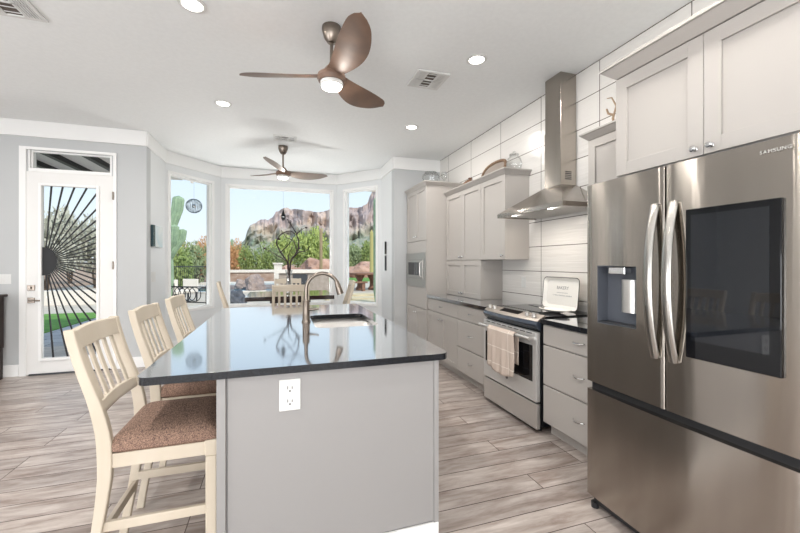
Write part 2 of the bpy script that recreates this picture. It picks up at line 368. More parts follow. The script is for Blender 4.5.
# sunburst grille
cx, cz = -2.70, 1.37; mb = MB(); yy = YL-.004
for k in range(26):
    a = math.radians(-86+172*k/25); dx, dz = math.cos(a), math.sin(a)
    tmax = min((GX1-cx)/dx if dx > 1e-6 else 9, ((GZ1-cz)/dz if dz > 0 else (GZ0-cz)/dz) if abs(dz) > 1e-6 else 9)
    p0 = Vector((cx+dx*.05, yy, cz+dz*.05)); p1 = Vector((cx+dx*tmax, yy, cz+dz*tmax)); n = Vector((-dz, 0, dx)); w0, w1 = .005, .0095
    mb.hexa([p0-n*w0, p0+n*w0, p1+n*w1, p1-n*w1], [v+Vector((0, .008, 0)) for v in (p0-n*w0, p0+n*w0, p1+n*w1, p1-n*w1)])
semi = [(GX0, cz-.17)]+[(cx+.13*math.cos(math.radians(a))-.015, cz+.17*math.sin(math.radians(a))) for a in range(-85, 86, 10)]+[(GX0, cz+.17)]
mb.prism(semi, yy-.002, yy+.01, 1)
obj('sunburst_grille', mb, m_iron, door, label='black metal sunburst grille over the door glass')
hd = MB().box(-2.86, -2.79, YL-.022, YL-.012, .87, .935); hd.tube([(-2.825, YL-.02, .902), (-2.825, YL-.06, .902), (-2.80, YL-.065, .902), (-2.72, YL-.065, .9)], .009, 8)
obj('door_handle', hd, m_nickel, door, .002)
obj('deadbolt', MB().box(-2.86, -2.79, YL-.026, YL-.012, 1.02, 1.085).box(-2.83, -2.82, YL-.045, YL-.026, 1.035, 1.07), m_nickel, door, .003)
for zz in (2.2, 1.32, .42): obj('hinge', MB().box(-2.006, -1.99, YL-.034, YL-.013, zz-.05, zz+.05), m_nickel, door, .002)
struct('trim_10', MB().box(-2.845, -2.035, YL-.03, YL+.15, .0005, .018), m_dgrey)

# ------------------------------------------------------------------ cabinet helpers (fronts face -x)
def shaker(x, ya, yb, za, zb, st=.062, th=.02):
    mb = MB(); g = .0015; ya += g; yb -= g; za += g; zb -= g
    mb.box(x, x+th, ya, ya+st, za, zb).box(x, x+th, yb-st, yb, za, zb).box(x, x+th, ya+st, yb-st, za, za+st).box(x, x+th, ya+st, yb-st, zb-st, zb)
    mb.box(x+.011, x+th, ya+st, yb-st, za+st, zb-st); return mb
def knob(parent, x, y, z, m=None, name='knob'):
    mb = MB(); M = Matrix.Rotation(-PI/2, 4, 'Y')
    mb.lathe([(.011, 0), (.011, .003), (.005, .006), (.005, .014), (.013, .019), (.015, .025), (.010, .031), (0.0001, .033)], (x, y, z), 14, M)
    return obj(name, mb, m or m_chrome, parent)
def pull(parent, x, y, z, w=.1):
    mb = MB(); pts = [(x+.001-.028*math.sin(PI*i/10)**.6, y-w/2+w*i/10, z-.004*math.sin(PI*i/10)) for i in range(11)]
    mb.tube(pts, .0048, 8); return obj('handle', mb, m_chrome, parent)
def door_(parent, x, ya, yb, za, zb, kn=None, m=None, st=.062):
    d = obj('door', shaker(x, ya, yb, za, zb, st), m or m_cab, parent, .0015)
    if kn: knob(d, x, *kn)
    return d
def drawer_(parent, x, ya, yb, za, zb):
    d = obj('drawer', MB().box(x, x+.02, ya+.002, yb-.002, za+.002, zb-.002), m_cab, parent, .003)
    pull(d, x, (ya+yb)/2, (za+zb)/2+.005); return d
BW = XW-.004
def base_cab(label, ya, yb, layout):
    t = thing('base_cabinet', label, 'cabinet', (2.2, (ya+yb)/2, 0))
    obj('body', MB().box(1.995, BW, ya+.002, yb-.002, .1, .872).box(2.05, BW, ya+.002, yb-.002, .001, .1), m_cab, t)
    for L in layout:
        if L[0] == 'dr': drawer_(t, 1.974, *L[1:])
        else: door_(t, 1.974, *L[1:5], kn=L[5])
    return t
base_cab('light grey base cabinet with two shaker doors beside the oven cabinet', 3.925, 4.815,
         [('dr', 3.92, 4.815, .705, .868), ('do', 3.92, 4.368, .105, .70, (4.33, .62)), ('do', 4.368, 4.815, .105, .70, (4.40, .62))])
base_cab('light grey three-drawer base cabinet left of the range', 3.272, 3.92, [('dr', 3.272, 3.92, .705, .868), ('dr', 3.272, 3.92, .39, .70), ('dr', 3.272, 3.92, .105, .385)])
base_cab('light grey three-drawer base cabinet between range and refrigerator', 1.70, 2.435, [('dr', 1.70, 2.435, .715, .868), ('dr', 1.70, 2.435, .40, .71), ('dr', 1.70, 2.435, .105, .395)])
tag(obj('countertop', MB().slab(rrect(1.952, BW, 3.274, 4.812, .004, 2), .875, .912), m_gran, bevel=.006), 'dark granite countertop running left from the range to the oven cabinet', 'countertop')
tag(obj('countertop', MB().slab(rrect(1.952, BW, 1.70, 2.442, .004, 2), .875, .912), m_gran, bevel=.006), 'short dark granite countertop between range and refrigerator', 'countertop')

# tall oven cabinet
t = thing('oven_cabinet', 'tall light grey cabinet with built-in microwave against the return wall', 'cabinet', (2.25, 5.24, 0))
ya, yb, xf = 4.83, 5.655, 1.955
bd = MB().box(xf+.02, BW, ya, ya+.02, .001, 2.44).box(xf+.02, BW, yb-.02, yb, .001, 2.44).box(2.5, BW, ya+.02, yb-.02, .1, 2.44)
for za, zb in ((.1, .12), (.98, 1.0), (1.515, 1.535), (2.42, 2.44)): bd.box(xf+.02, 2.5, ya+.02, yb-.02, za, zb)
obj('body', bd, m_cab, t)
obj('face_panel', MB().box(xf+.002, xf+.02, ya, yb, 1.50, 1.67).box(xf+.002, xf+.02, ya, yb, .70, 1.0).box(xf+.002, xf+.02, ya, ya+.03, 1.0, 1.5).box(xf+.002, xf+.02, yb-.03, yb, 1.0, 1.5), m_cab, t)
ym = (ya+yb)/2
door_(t, xf, ya, ym, 1.675, 2.44, (ym-.04, 1.74), st=.055); door_(t, xf, ym, yb, 1.675, 2.44, (ym+.04, 1.74), st=.055)
door_(t, xf, ya, ym, .11, .69, (ym-.04, .62), st=.055); door_(t, xf, ym, yb, .11, .69, (ym+.04, .62), st=.055)
def crown(parent, x0, ya, yb, z, depth, proj=.045, h=.055, rside=True, lside=True):
    mb = MB()
    yl = ya-(proj if rside else 0); yr = yb+(proj if lside else 0)
    mb.hexa([(x0, ya, z), (BW, ya, z), (BW, yb, z), (x0, yb, z)], [(x0-proj*.8, yl*1+ (0), z+h*.75), (BW, yl, z+h*.75), (BW, yr, z+h*.75), (x0-proj*.8, yr, z+h*.75)])
    mb.box(x0-proj, BW, yl-.003 if rside else ya, yr, z+h*.75, z+h)
    return obj('crown_moulding', mb, m_cab, parent, .002)
crown(t, xf+.0, ya, yb, 2.441, 0, lside=False)
t2 = thing('microwave', 'stainless built-in microwave in the tall oven cabinet', 'microwave', (2.1, ym, 1.001))
obj('housing', MB().box(xf+.022, 2.45, ya+.035, yb-.035, 1.003, 1.49), m_black, t2)
fr = MB().box(xf-.012, xf+.0, ya+.01, yb-.01, 1.0, 1.12).box(xf-.012, xf+.0, ya+.01, yb-.01, 1.40, 1.50).box(xf-.012, xf, ya+.01, ya+.10, 1.12, 1.40).box(xf-.012, xf, yb-.08, yb-.01, 1.12, 1.40)
m_mw = mat('microwave_steel', srgb(176, 174, 170), .42, 1)
obj('trim_kit', fr, m_mw, t2, .002)
dr = obj('door', MB().box(xf-.022, xf-.001, ya+.10, yb-.08, 1.125, 1.395), m_mw, t2, .003)
obj('window', MB().box(xf-.025, xf-.021, ya+.19, yb-.14, 1.17, 1.36), m_bglass, dr)
obj('handle', MB().tube([(xf-.024, ya+.13, 1.15), (xf-.05, ya+.13, 1.17), (xf-.05, ya+.13, 1.35), (xf-.024, ya+.13, 1.37)], .007, 8), m_steel2, dr)

# upper cabinets left of the hood
def upper(label, ya, yb, za, zb, doors, xf=2.258, **k):
    t = thing('upper_cabinet', label, 'cabinet', (2.4, (ya+yb)/2, za))
    obj('body', MB().box(xf+.02, BW, ya, yb, za, zb), m_cab, t)
    for d in doors: door_(t, xf, d[0], d[1], za, zb, d[2])
    if k.get('cr'): crown(t, xf, ya, yb, zb+.001, 0, **k['cr'])
    return t
upper('light grey single-door upper cabinet nearest the range hood', 3.375, 3.872, 1.388, 2.29, [(3.375, 3.872, (3.42, 1.43))], cr=dict(lside=False))
upper('light grey two-door upper cabinet beside the oven cabinet, baskets on top', 3.876, 4.822, 1.388, 2.29, [(3.876, 4.348, (4.31, 1.43)), (4.348, 4.822, (4.39, 1.43))], cr=dict(lside=False, rside=False))
upper('light grey two-door cabinet standing on the left countertop', 3.876, 4.822, .914, 1.384, [(3.876, 4.348, (4.31, .965)), (4.348, 4.822, (4.39, .965))])
upper('narrow light grey upper cabinet between range hood and refrigerator', 1.71, 2.245, 1.42, 2.275, [(1.71, 2.245, (2.2, 1.47))], xf=2.23, cr=dict(rside=False))
# cabinet above the refrigerator
t = thing('upper_cabinet', 'deep light grey two-door cabinet above the refrigerator', 'cabinet', (2.2, 1.2, 1.85))
obj('body', MB().box(1.885, BW, .72, 1.672, 1.848, 2.415), m_cab, t)
door_(t, 1.863, 1.2, 1.672, 1.85, 2.41, (1.235, 1.885), st=.07); door_(t, 1.863, .72, 1.2, 1.85, 2.41, (1.165, 1.885), st=.07)
crown(t, 1.863, .72, 1.672, 2.416, 0, proj=.06, h=.07, rside=False)

# ------------------------------------------------------------------ range hood
t = thing('range_hood', 'stainless chimney range hood over the range', 'range hood', (2.3, 2.82, 1.8))
hx, ha, hb = 2.10, 2.365, 3.275
mb = MB()
mb.box(hx, hx+.02, ha, hb, 1.80, 1.838).box(hx+.02, BW, ha, ha+.02, 1.80, 1.838).box(hx+.02, BW, hb-.02, hb, 1.80, 1.838)
mb.hexa([(hx, ha, 1.838), (BW, ha, 1.838), (BW, hb, 1.838), (hx, hb, 1.838)], [(2.375, 2.695, 2.05), (BW, 2.695, 2.05), (BW, 2.925, 2.05), (2.375, 2.925, 2.05)])
obj('canopy', mb, m_steel, t, .0015)
obj('chimney', MB().box(2.382, BW, 2.705, 2.917, 2.05, 2.56).box(2.386, BW, 2.709, 2.913, 2.56, H-.002), m_steel, t, .001)
mb = MB()
for i in range(5): mb.box(2.43, 2.50, 2.7035, 2.7055, 2.10+.016*i, 2.108+.016*i)
obj('vent_slots', mb, m_black, t)
mb = MB().box(hx+.06, 2.54, ha+.05, (ha+hb)/2-.01, 1.808, 1.814).box(hx+.06, 2.54, (ha+hb)/2+.01, hb-.05, 1.808, 1.814)
for i in range(14): mb.box(hx+.07+.033*i, hx+.082+.033*i, ha+.07, hb-.07, 1.803, 1.808)
obj('grease_filter', mb, m_steel2, t)
for yy in (2.55, 3.05): obj('hood_lamp', MB().cyl((2.14, yy, 1.799), (2.14, yy, 1.806), .022), m_led, t)
mb = MB()
for i in range(5): mb.box(hx-.002, hx+.001, 2.74+.03*i, 2.752+.03*i, 1.813, 1.823)
obj('control_button', mb, m_black, t)
lamp('hood_light', 'AREA', (2.2, 2.82, 1.795), (0, 0, 0), 2.5, (1, .9, .78), shape='RECTANGLE', size=.1, size_y=.6)

# ------------------------------------------------------------------ range
t = thing('range', 'stainless slide-in electric range with a towel on its door handle', 'range', (2.2, 2.77, 0))
ra, rb, rx = 2.455, 3.262, 1.93
obj('body', MB().box(rx+.045, 2.535, ra+.004, rb-.004, .10, .90).box(2.0, 2.5, ra+.03, rb-.03, .03, .10), m_black, t)
obj('cooktop', MB().box(2.015, 2.54, ra-.006, rb+.006, .913, .923), m_bglass, t, .002)
mb = MB()
N = 16
def bow(u): return -.035*math.sin(PI*u)**.7 if 0 < u < 1 else 0
P = []
for i in range(N+1):
    u = i/N; y = ra+.004+(rb-ra-.008)*u; b = bow(u); P.append([(rx+.012+b, y, .888), (rx+.03+b, y, .905), (2.014, y, .932), (2.014, y, .885), (rx+.05, y, .87)])
rings = [[mb.bm.verts.new(v) for v in r] for r in P]
for A, B in zip(rings, rings[1:]):
    for k in range(5): mb.bm.faces.new((A[k], A[(k+1) % 5], B[(k+1) % 5], B[k]))
mb.bm.faces.new(rings[0]); mb.bm.faces.new(rings[-1][::-1])
cp = obj('control_panel', mb, mat('panel_steel', srgb(176, 168, 160), .45, 1), t, smooth=True)
mb = MB(); rings = []
for i in range(N+1):
    u = i/N; y = ra+.004+(rb-ra-.008)*u; b = bow(u); rings.append([mb.bm.verts.new(v) for v in ((rx+.012+b, y, .886), (rx-.004+b, y, .862), (rx+.02+b*.5, y, .82), (rx+.04, y, .81), (rx+.05, y, .87))])
for A, B in zip(rings, rings[1:]):
    for k in range(5): mb.bm.faces.new((A[k], A[(k+1) % 5], B[(k+1) % 5], B[k]))
mb.bm.faces.new(rings[0]); mb.bm.faces.new(rings[-1][::-1])
obj('front_band', mb, mat('blue_grey_glass_band', srgb(58, 66, 78), .15, ior=1.5), t, smooth=True)
for yy in (2.53, 2.62, 3.11, 3.19):
    mb = MB(); M = Matrix.Rotation(-.25, 4, 'Y')
    mb.lathe([(.022, 0), (.022, .006), (.018, .009), (.016, .026), (.0001, .028)], (1.965, yy, .914), 18, M)
    mb.box(1.958, 1.972, yy-.018, yy+.018, .925, .948)
    obj('control_knob', mb, m_steel2, t)
obj('control_display', MB().hexa([(1.945, 2.72, .9075), (2.0, 2.72, .9275), (2.0, 3.0, .9275), (1.945, 3.0, .9075)], [(1.945, 2.72, .9125), (2.0, 2.72, .9325), (2.0, 3.0, .9325), (1.945, 3.0, .9125)]), m_bglass, t)
mb = MB().box(rx, rx+.04, ra+.006, rb-.006, .245, .80)
dr = obj('oven_door', mb, mat('light_steel', srgb(214, 213, 211), .4, .55), t, .006)
obj('door_window', MB().box(rx-.004, rx+.001, ra+.05, rb-.05, .40, .69), m_bglass, dr, .002)
mb = MB()
for i in range(8): mb.box(rx-.0015, rx+.001, ra+.06+.088*i, ra+.125+.088*i, .782, .789)
obj('vent_slots', mb, m_black, dr)
mb = MB().tube([(rx-.052, ra+.02, .752), (rx-.058, (ra+rb)/2, .752), (rx-.052, rb-.02, .752)], .0155, 14).box(rx-.055, rx+.002, ra+.03, ra+.055, .742, .762).box(rx-.055, rx+.002, rb-.055, rb-.03, .742, .762)
obj('door_handle', mb, m_steel2, dr)
obj('storage_drawer', MB().box(rx+.004, rx+.04, ra+.006, rb-.006, .03, .232), m_steel2, t, .005)
# round emblem
mb = MB(); M = Matrix.Rotation(-PI/2, 4, 'Y'); mb.lathe([(.017, 0), (.017, .002), (.0001, .0022)], (rx, 2.86, .335), 24, M)
em = obj('emblem', mb, m_dgrey, dr)
Mt = Matrix(((0, 0, -1, rx-.0028), (-1, 0, 0, 2.86), (0, 1, 0, .335), (0, 0, 0, 1)))
text_mesh('emblem_letters', 'GE', .02, Mt, m_chrome, em)
obj('foot', MB().cyl((rx+.07, ra+.05, .001), (rx+.07, ra+.05, .1), .014), m_black, t); obj('foot', MB().cyl((rx+.07, rb-.05, .001), (rx+.07, rb-.05, .1), .014), m_black, t)
# towel over the handle
def towel():
    mb = MB(); NU, NV = 26, 34; yA, yB = 3.05, 2.645; grid = []
    for j in range(NV+1):
        row = []
        for i in range(NU+1):
            u = i/NU; v = j/NV; s_ = v*.745
            back = .30
            if s_ < back: z = .775-(back-s_)*.92; xo = .026
            elif s_ < back+.05:
                a = (s_-back)/.05*PI; z = .752+.022*math.sin(a)+.002; xo = .026*math.cos(a)
            else: z = .752-(s_-back-.05)*(.86+.10*math.sin(u*3.0)); xo = -.026
            fold = .006*math.sin(u*19+1.1*math.sin(v*4))+.004*math.sin(u*37+v*3)
            k = max(0, s_-back-.05)
            y = yA+(yB-yA)*u+.02*math.sin(v*5+u*2)*k*2-(.03*k if u > .5 else -.03*k)
            x = rx-.0565+xo*(1 if xo > 0 else 1)+(fold*min(1, k*4) if xo < 0 else 0)
            row.append(mb.bm.verts.new((x, y, z)))
        grid.append(row)
    for A, B in zip(grid, grid[1:]):
        for k in range(NU): mb.bm.faces.new((A[k], A[k+1], B[k+1], B[k]))
    mb.sm = True; return mb
m_tow = brick('striped_taupe_cloth', srgb(204, 188, 176), srgb(196, 180, 168), srgb(228, 218, 208), .34, .15, .004, (1, 2), offset=0, rough=.95)
o = obj('dish_towel', towel(), m_tow); so = o.modifiers.new('thick', 'SOLIDIFY'); so.thickness = .003; so.offset = 0
tag(o, 'taupe kitchen towel with pale stripes hanging from the oven handle', 'towel')

# ------------------------------------------------------------------ refrigerator
t = thing('refrigerator', 'stainless french-door refrigerator with dark door screen', 'refrigerator', (2.05, 1.2, 0))
fx, fa, fb = 1.634, .745, 1.655; fc = 1.203
obj('case', MB().box(fx+.075, 2.535, fa+.01, fb-.01, .03, 1.77), m_dgrey, t, .004)
def curved_front(y0, y1, z0, z1, x0, th, hole=None, bulge=.012, full=(fa, fb)):
    """door slab whose front is gently bowed in plan, optional rectangular opening"""
    mb = MB(); r = .005
    def xf_(y): 
        e = min(y-y0, y1-y); b = -bulge*math.sin(PI*(y-full[0])/(full[1]-full[0]))
        rr = (r-math.sqrt(max(0, r*r-(r-min(e, r))**2)))
        return x0+b+bulge*.25+rr
    ys = sorted(set([y0, y0+.0008, y0+.002, y0+r, y1-r, y1-.002, y1-.0008, y1]+[y0+(y1-y0)*i/12 for i in range(1, 12)]+(list(hole[:2]) if hole else [])))
    zs = [z0]+(list(hole[2:]) if hole else [])+[z1]
    V = {(i, j): mb.bm.verts.new((xf_(y), y, z)) for i, y in enumerate(ys) for j, z in enumerate(zs)}
    for i in range(len(ys)-1):
        for j in range(len(zs)-1):
            if hole and hole[0]-1e-6 <= ys[i] and ys[i+1] <= hole[1]+1e-6 and j == 1: continue
            mb.bm.faces.new((V[i, j], V[i+1, j], V[i+1, j+1], V[i, j+1]))
    xb = x0+th; B = {}
    def bv(i, j):
        k = (i, j)
        if k not in B: B[k] = mb.bm.verts.new((xb, ys[i], zs[j]))
        return B[k]
    n, q = len(ys)-1, len(zs)-1
    for i in range(n):
        mb.bm.faces.new((V[i, 0], bv(i, 0), bv(i+1, 0), V[i+1, 0])); mb.bm.faces.new((V[i, q], V[i+1, q], bv(i+1, q), bv(i, q)))
    for j in range(q):
        mb.bm.faces.new((V[0, j], V[0, j+1], bv(0, j+1), bv(0, j))); mb.bm.faces.new((V[n, j], bv(n, j), bv(n, j+1), V[n, j+1]))
    mb.sm = True; return mb, xf_
DZ0, DZ1 = .70, 1.78
hole = (1.345, 1.574, 1.032, 1.333)
mb, _ = curved_front(fc+.003, fb, DZ0, DZ1, fx, .07, hole)
ld = obj('door', mb, m_steel, t)
mb, _ = curved_front(fa, fc-.003, DZ0, DZ1, fx, .07)
rd = obj('door', mb, m_steel, t)
mb, _ = curved_front(fa, fb, .072, .655, fx, .07)
fd = obj('freezer_drawer', mb, m_steel, t)
obj('drawer_grip', MB().box(fx+.03, fx+.075, fa+.01, fb-.01, .652, .70), m_black, t)
obj('kick_plate', MB().box(fx+.03, fx+.075, fa+.02, fb-.02, .022, .07), m_black, t, .004)
for yy in (fa+.05, fb-.03): obj('foot', MB().cyl((fx+.03, yy, .001), (fx+.03, yy, .03), .02), m_black, t)
# dispenser recess
y0, y1, z0, z1 = hole; xd = fx+.068; x_ = fx-.004
mb = MB(); w = .003
mb.box(xd-.004, xd, y0, y1, z0, z1).box(x_, xd, y0-w, y0, z0, z1).box(x_, xd, y1, y1+w, z0, z1).box(x_, xd, y0, y1, z0-w, z0).box(x_, xd, y0, y1, z1, z1+w)
ds = obj('dispenser_recess', mb, mat('recess_grey', srgb(84, 88, 96), .35), ld)
obj('spout', MB().box(fx+.008, fx+.055, 1.42, 1.52, 1.292, 1.33), m_chrome, ds, .004)
obj('paddle', MB().tube([(fx+.045, 1.425, 1.10), (fx+.045, 1.425, 1.265)], .042, 20, flat=(.5, 1)), m_steel2, ds)
obj('drip_tray', MB().box(fx+.0, fx+.06, y0+.004, y1-.004, z0+.001, z0+.008), m_dgrey, ds)
for (dd, yy) in ((ld, fc+.042), (rd, fc-.042)):
    mb = MB(); pts = []
    for i in range(21):
        u = i/20; z = .925+(1.612-.925)*u; b = math.sin(PI*u)
        pts.append((fx-.014-.048*b**.8, yy, z))
    pts[0] = (fx+.004, yy, .928); pts[-1] = (fx+.004, yy, 1.608); pts.insert(1, (fx-.018, yy, .926)); pts.insert(-1, (fx-.018, yy, 1.61))
    mb.tube(pts, .021, 16, flat=(.55, 1)); obj('door_handle', mb, mat('fridge_handle_steel', srgb(168, 165, 160), .22, 1), dd)
sc = obj('screen', MB().box(fx-.014, fx+.002, .80, 1.113, .957, 1.573), m_bglass, rd, .002)
obj('display', MB().box(fx-.0148, fx-.0135, .832, 1.092, 1.03, 1.548), m_screen, sc)
Mt = Matrix(((0, 0, -1, fx-.0078), (-1, 0, 0, .819), (0, 1, 0, 1.74), (0, 0, 0, 1)))
lg = text_mesh('brand_lettering', 'SAMSUNG', .0175, Mt, mat('pale_grey_print', srgb(196, 194, 190), .6), rd, .0006, 1.15)

# ------------------------------------------------------------------ counter things
# enamel tray leaning on the tiles
t = thing('enamel_tray', 'white rectangular enamel tray with dark rim leaning on the tiles', 'tray', (2.45, 2.8, .924))
def tray_pts(s, x, tilt=.10):
    return [(x+(z_)*tilt, y_, .925+z_) for y_, z_ in rrect(2.57-s, 3.02+s, -s+.006, .29+s, .04, 5)]
mb = MB(); A = [mb.bm.verts.new(v) for v in tray_pts(-.03, 2.46)]; B = [mb.bm.verts.new(v) for v in tray_pts(0, 2.435)]
C_ = [mb.bm.verts.new(v) for v in tray_pts(-.03, 2.464)]; D_ = [mb.bm.verts.new(v) for v in tray_pts(.0, 2.439)]
mb.bm.faces.new(A); mb.bm.faces.new(C_)
for i in range(len(A)):
    j = (i+1) % len(A); mb.bm.faces.new((A[i], A[j], B[j], B[i])); mb.bm.faces.new((C_[i], C_[j], D_[j], D_[i])); mb.bm.faces.new((B[i], B[j], D_[j], D_[i]))
m_enam = mat('white_enamel', srgb(238, 235, 229), .2)
obj('plate', mb, m_enam, t)
obj('rim', MB().tube([(p[0]-.002, p[1], p[2]) for p in tray_pts(.002, 2.437)], .003, 6, closed=True), m_iron, t)
m_ink = mat('grey_ink', srgb(120, 120, 122), .6)
def tilt_mat(y, h, x=2.4595, tl=.10): return Matrix.Translation((x+h*tl, y, .925+h)) @ Matrix.Rotation(math.atan(tl), 4, 'Y') @ Matrix(((0, 0, -1, 0), (-1, 0, 0, 0), (0, 1, 0, 0), (0, 0, 0, 1)))
text_mesh('lettering', 'BAKERY', .042, tilt_mat(2.79, .195), m_ink, t, .0003)
mb = MB(); rr = random.Random(4)
for i in range(22):
    w = rr.uniform(.004, .009); mb.box(-.12+.011*i, -.12+.011*i+w, -.004, .006*rr.random()+.002, 0, .0006, tilt_mat(2.79, .125))
for i in range(14): mb.box(-.07+.010*i, -.07+.010*i+.006, -.003, .004, 0, .0006, tilt_mat(2.79, .15))
obj('small_lettering', mb, mat('pale_grey_ink', srgb(168, 168, 168), .6), t)
# ------------------------------------------------------------------ island
t = thing('kitchen_island', 'grey painted island cabinet under the big granite top', 'island', (.24, 2.75, 0))
ix0, ix1, iy0, iy1 = -.235, .735, 1.672, 3.86
mb = MB()
mb.box(ix0+.012, ix0+.03, iy0, iy1, .02, .88).box(ix1-.018, ix1, iy0+.002, iy1, .02, .88).box(ix0+.03, ix1-.018, iy1-.018, iy1, .02, .88).box(ix0+.03, ix1-.018, iy0+.002, iy0+.02, .02, .88)
mb.box(ix0+.03, ix1-.018, iy0+.02, iy1-.018, .02, .06)
obj('body', mb, m_isl, t)
obj('end_panel', MB().box(ix0+.035, ix1-.022, iy0-.006, iy0+.001, .10, .882), m_isl, t, .001)
obj('corner_post', MB().box(ix1-.021, ix1+.003, iy0-.012, iy0+.05, .0, .882), m_isl, t, .002)
obj('corner_post', MB().box(ix0-.006, ix0+.028, iy0-.016, iy0+.09, .0, .882), m_isl, t, .002)
obj('baseboard', MB().box(ix0+.03, ix1-.0, iy0-.018, iy0-.001, .001, .095), m_trim, t, .003)
IT = (-.522, .79, 1.64, 3.95)
hole = rrect(.235, .675, 2.53, 3.17, .07, 7)
tag(obj('countertop', MB().slab(rrect(*IT, .05, 8), .883, .914, hole), m_gran, bevel=.01, seg=3), 'large polished dark granite island top with sink cut-out', 'countertop')
# sink
t = thing('double_sink', 'stainless double-bowl undermount sink in the island top', 'sink', (.44, 2.85, .68))
def bowl(x0, x1, y0, y1, zt, zb):
    mb = MB(); n = []
    for (ins, z, r) in ((0, zt, .06), (.004, zb+.05, .06), (.02, zb+.012, .05), (.05, zb, .03)):
        n.append([mb.bm.verts.new((p[0], p[1], z)) for p in rrect(x0+ins, x1-ins, y0+ins, y1-ins, r, 6)])
    for A, B in zip(n, n[1:]):
        for i in range(len(A)): mb.bm.faces.new((A[i], A[(i+1) % len(A)], B[(i+1) % len(A)], B[i]))
    mb.bm.faces.new(n[-1]); mb.sm = True; return mb
for a, b in ((2.52, 2.925), (2.955, 3.18)):
    o = obj('bowl', bowl(.225, .685, a, b, .88, .69), m_steel2, t); so = o.modifiers.new('thick', 'SOLIDIFY'); so.thickness = .0015
    obj('drain', MB().lathe([(.045, .6925), (.04, .695), (.02, .694), (.0001, .694)], (.44, (a+b)/2, 0), 20), m_chrome, t)
obj('divider', MB().box(.24, .67, 2.924, 2.956, .85, .881), m_steel2, t, .008)
# faucet
t = thing('kitchen_faucet', 'brushed nickel pull-down faucet on the island top', 'faucet', (.19, 2.83, .914))
cx, cy = .19, 2.83
obj('base', MB().lathe([(.033, .0148), (.033, .022), (.027, .03), (.0255, .10), (.0255, .165), (.02, .175), (.0001, .176)], (cx, cy, .90), 24), m_nickel, t)
pts = [(cx, cy, 1.07), (cx, cy, 1.15)]+[(cx+.118-.118*math.cos(math.radians(a)), cy-.01*a/180, 1.155+.118*math.sin(math.radians(a))) for a in range(0, 155, 11)]
obj('spout', MB().tube(pts, .0135, 14), m_nickel, t)
e = Vector(pts[-1]); d = Vector((.03, 0, -.1)).normalized()
obj('spray_head', MB().tube([e-d*.01, e+d*.02, e+d*.06, e+d*.095], [.0145, .019, .024, .026], 16), m_nickel, t)
obj('lever', MB().tube([(cx+.018, cy-.005, 1.005), (cx+.045, cy-.012, 1.005), (cx+.09, cy-.02, 1.012)], [.012, .008, .007], 10), m_nickel, t)
# outlet on island end
t = thing('power_outlet', 'white double power outlet on the island end panel', 'outlet', (.045, 1.666, .785))
obj('plate', MB().box(.0, .088, 1.660, 1.6655, .718, .852), m_white, t, .003)
for zz in (.757, .813):
    o = obj('socket', MB().prism([(.044+.019*math.cos(a*PI/12), zz+.021*math.sin(a*PI/12)) for a in range(24)], 1.6575, 1.661, 1), m_white, t)
    obj('slot', MB().box(.0335, .0365, 1.6565, 1.658, zz-.002, zz+.011).box(.0515, .0545, 1.6565, 1.658, zz-.002, zz+.009).cyl((.044, 1.6565, zz-.01), (.044, 1.658, zz-.01), .004, seg=8), m_black, o)

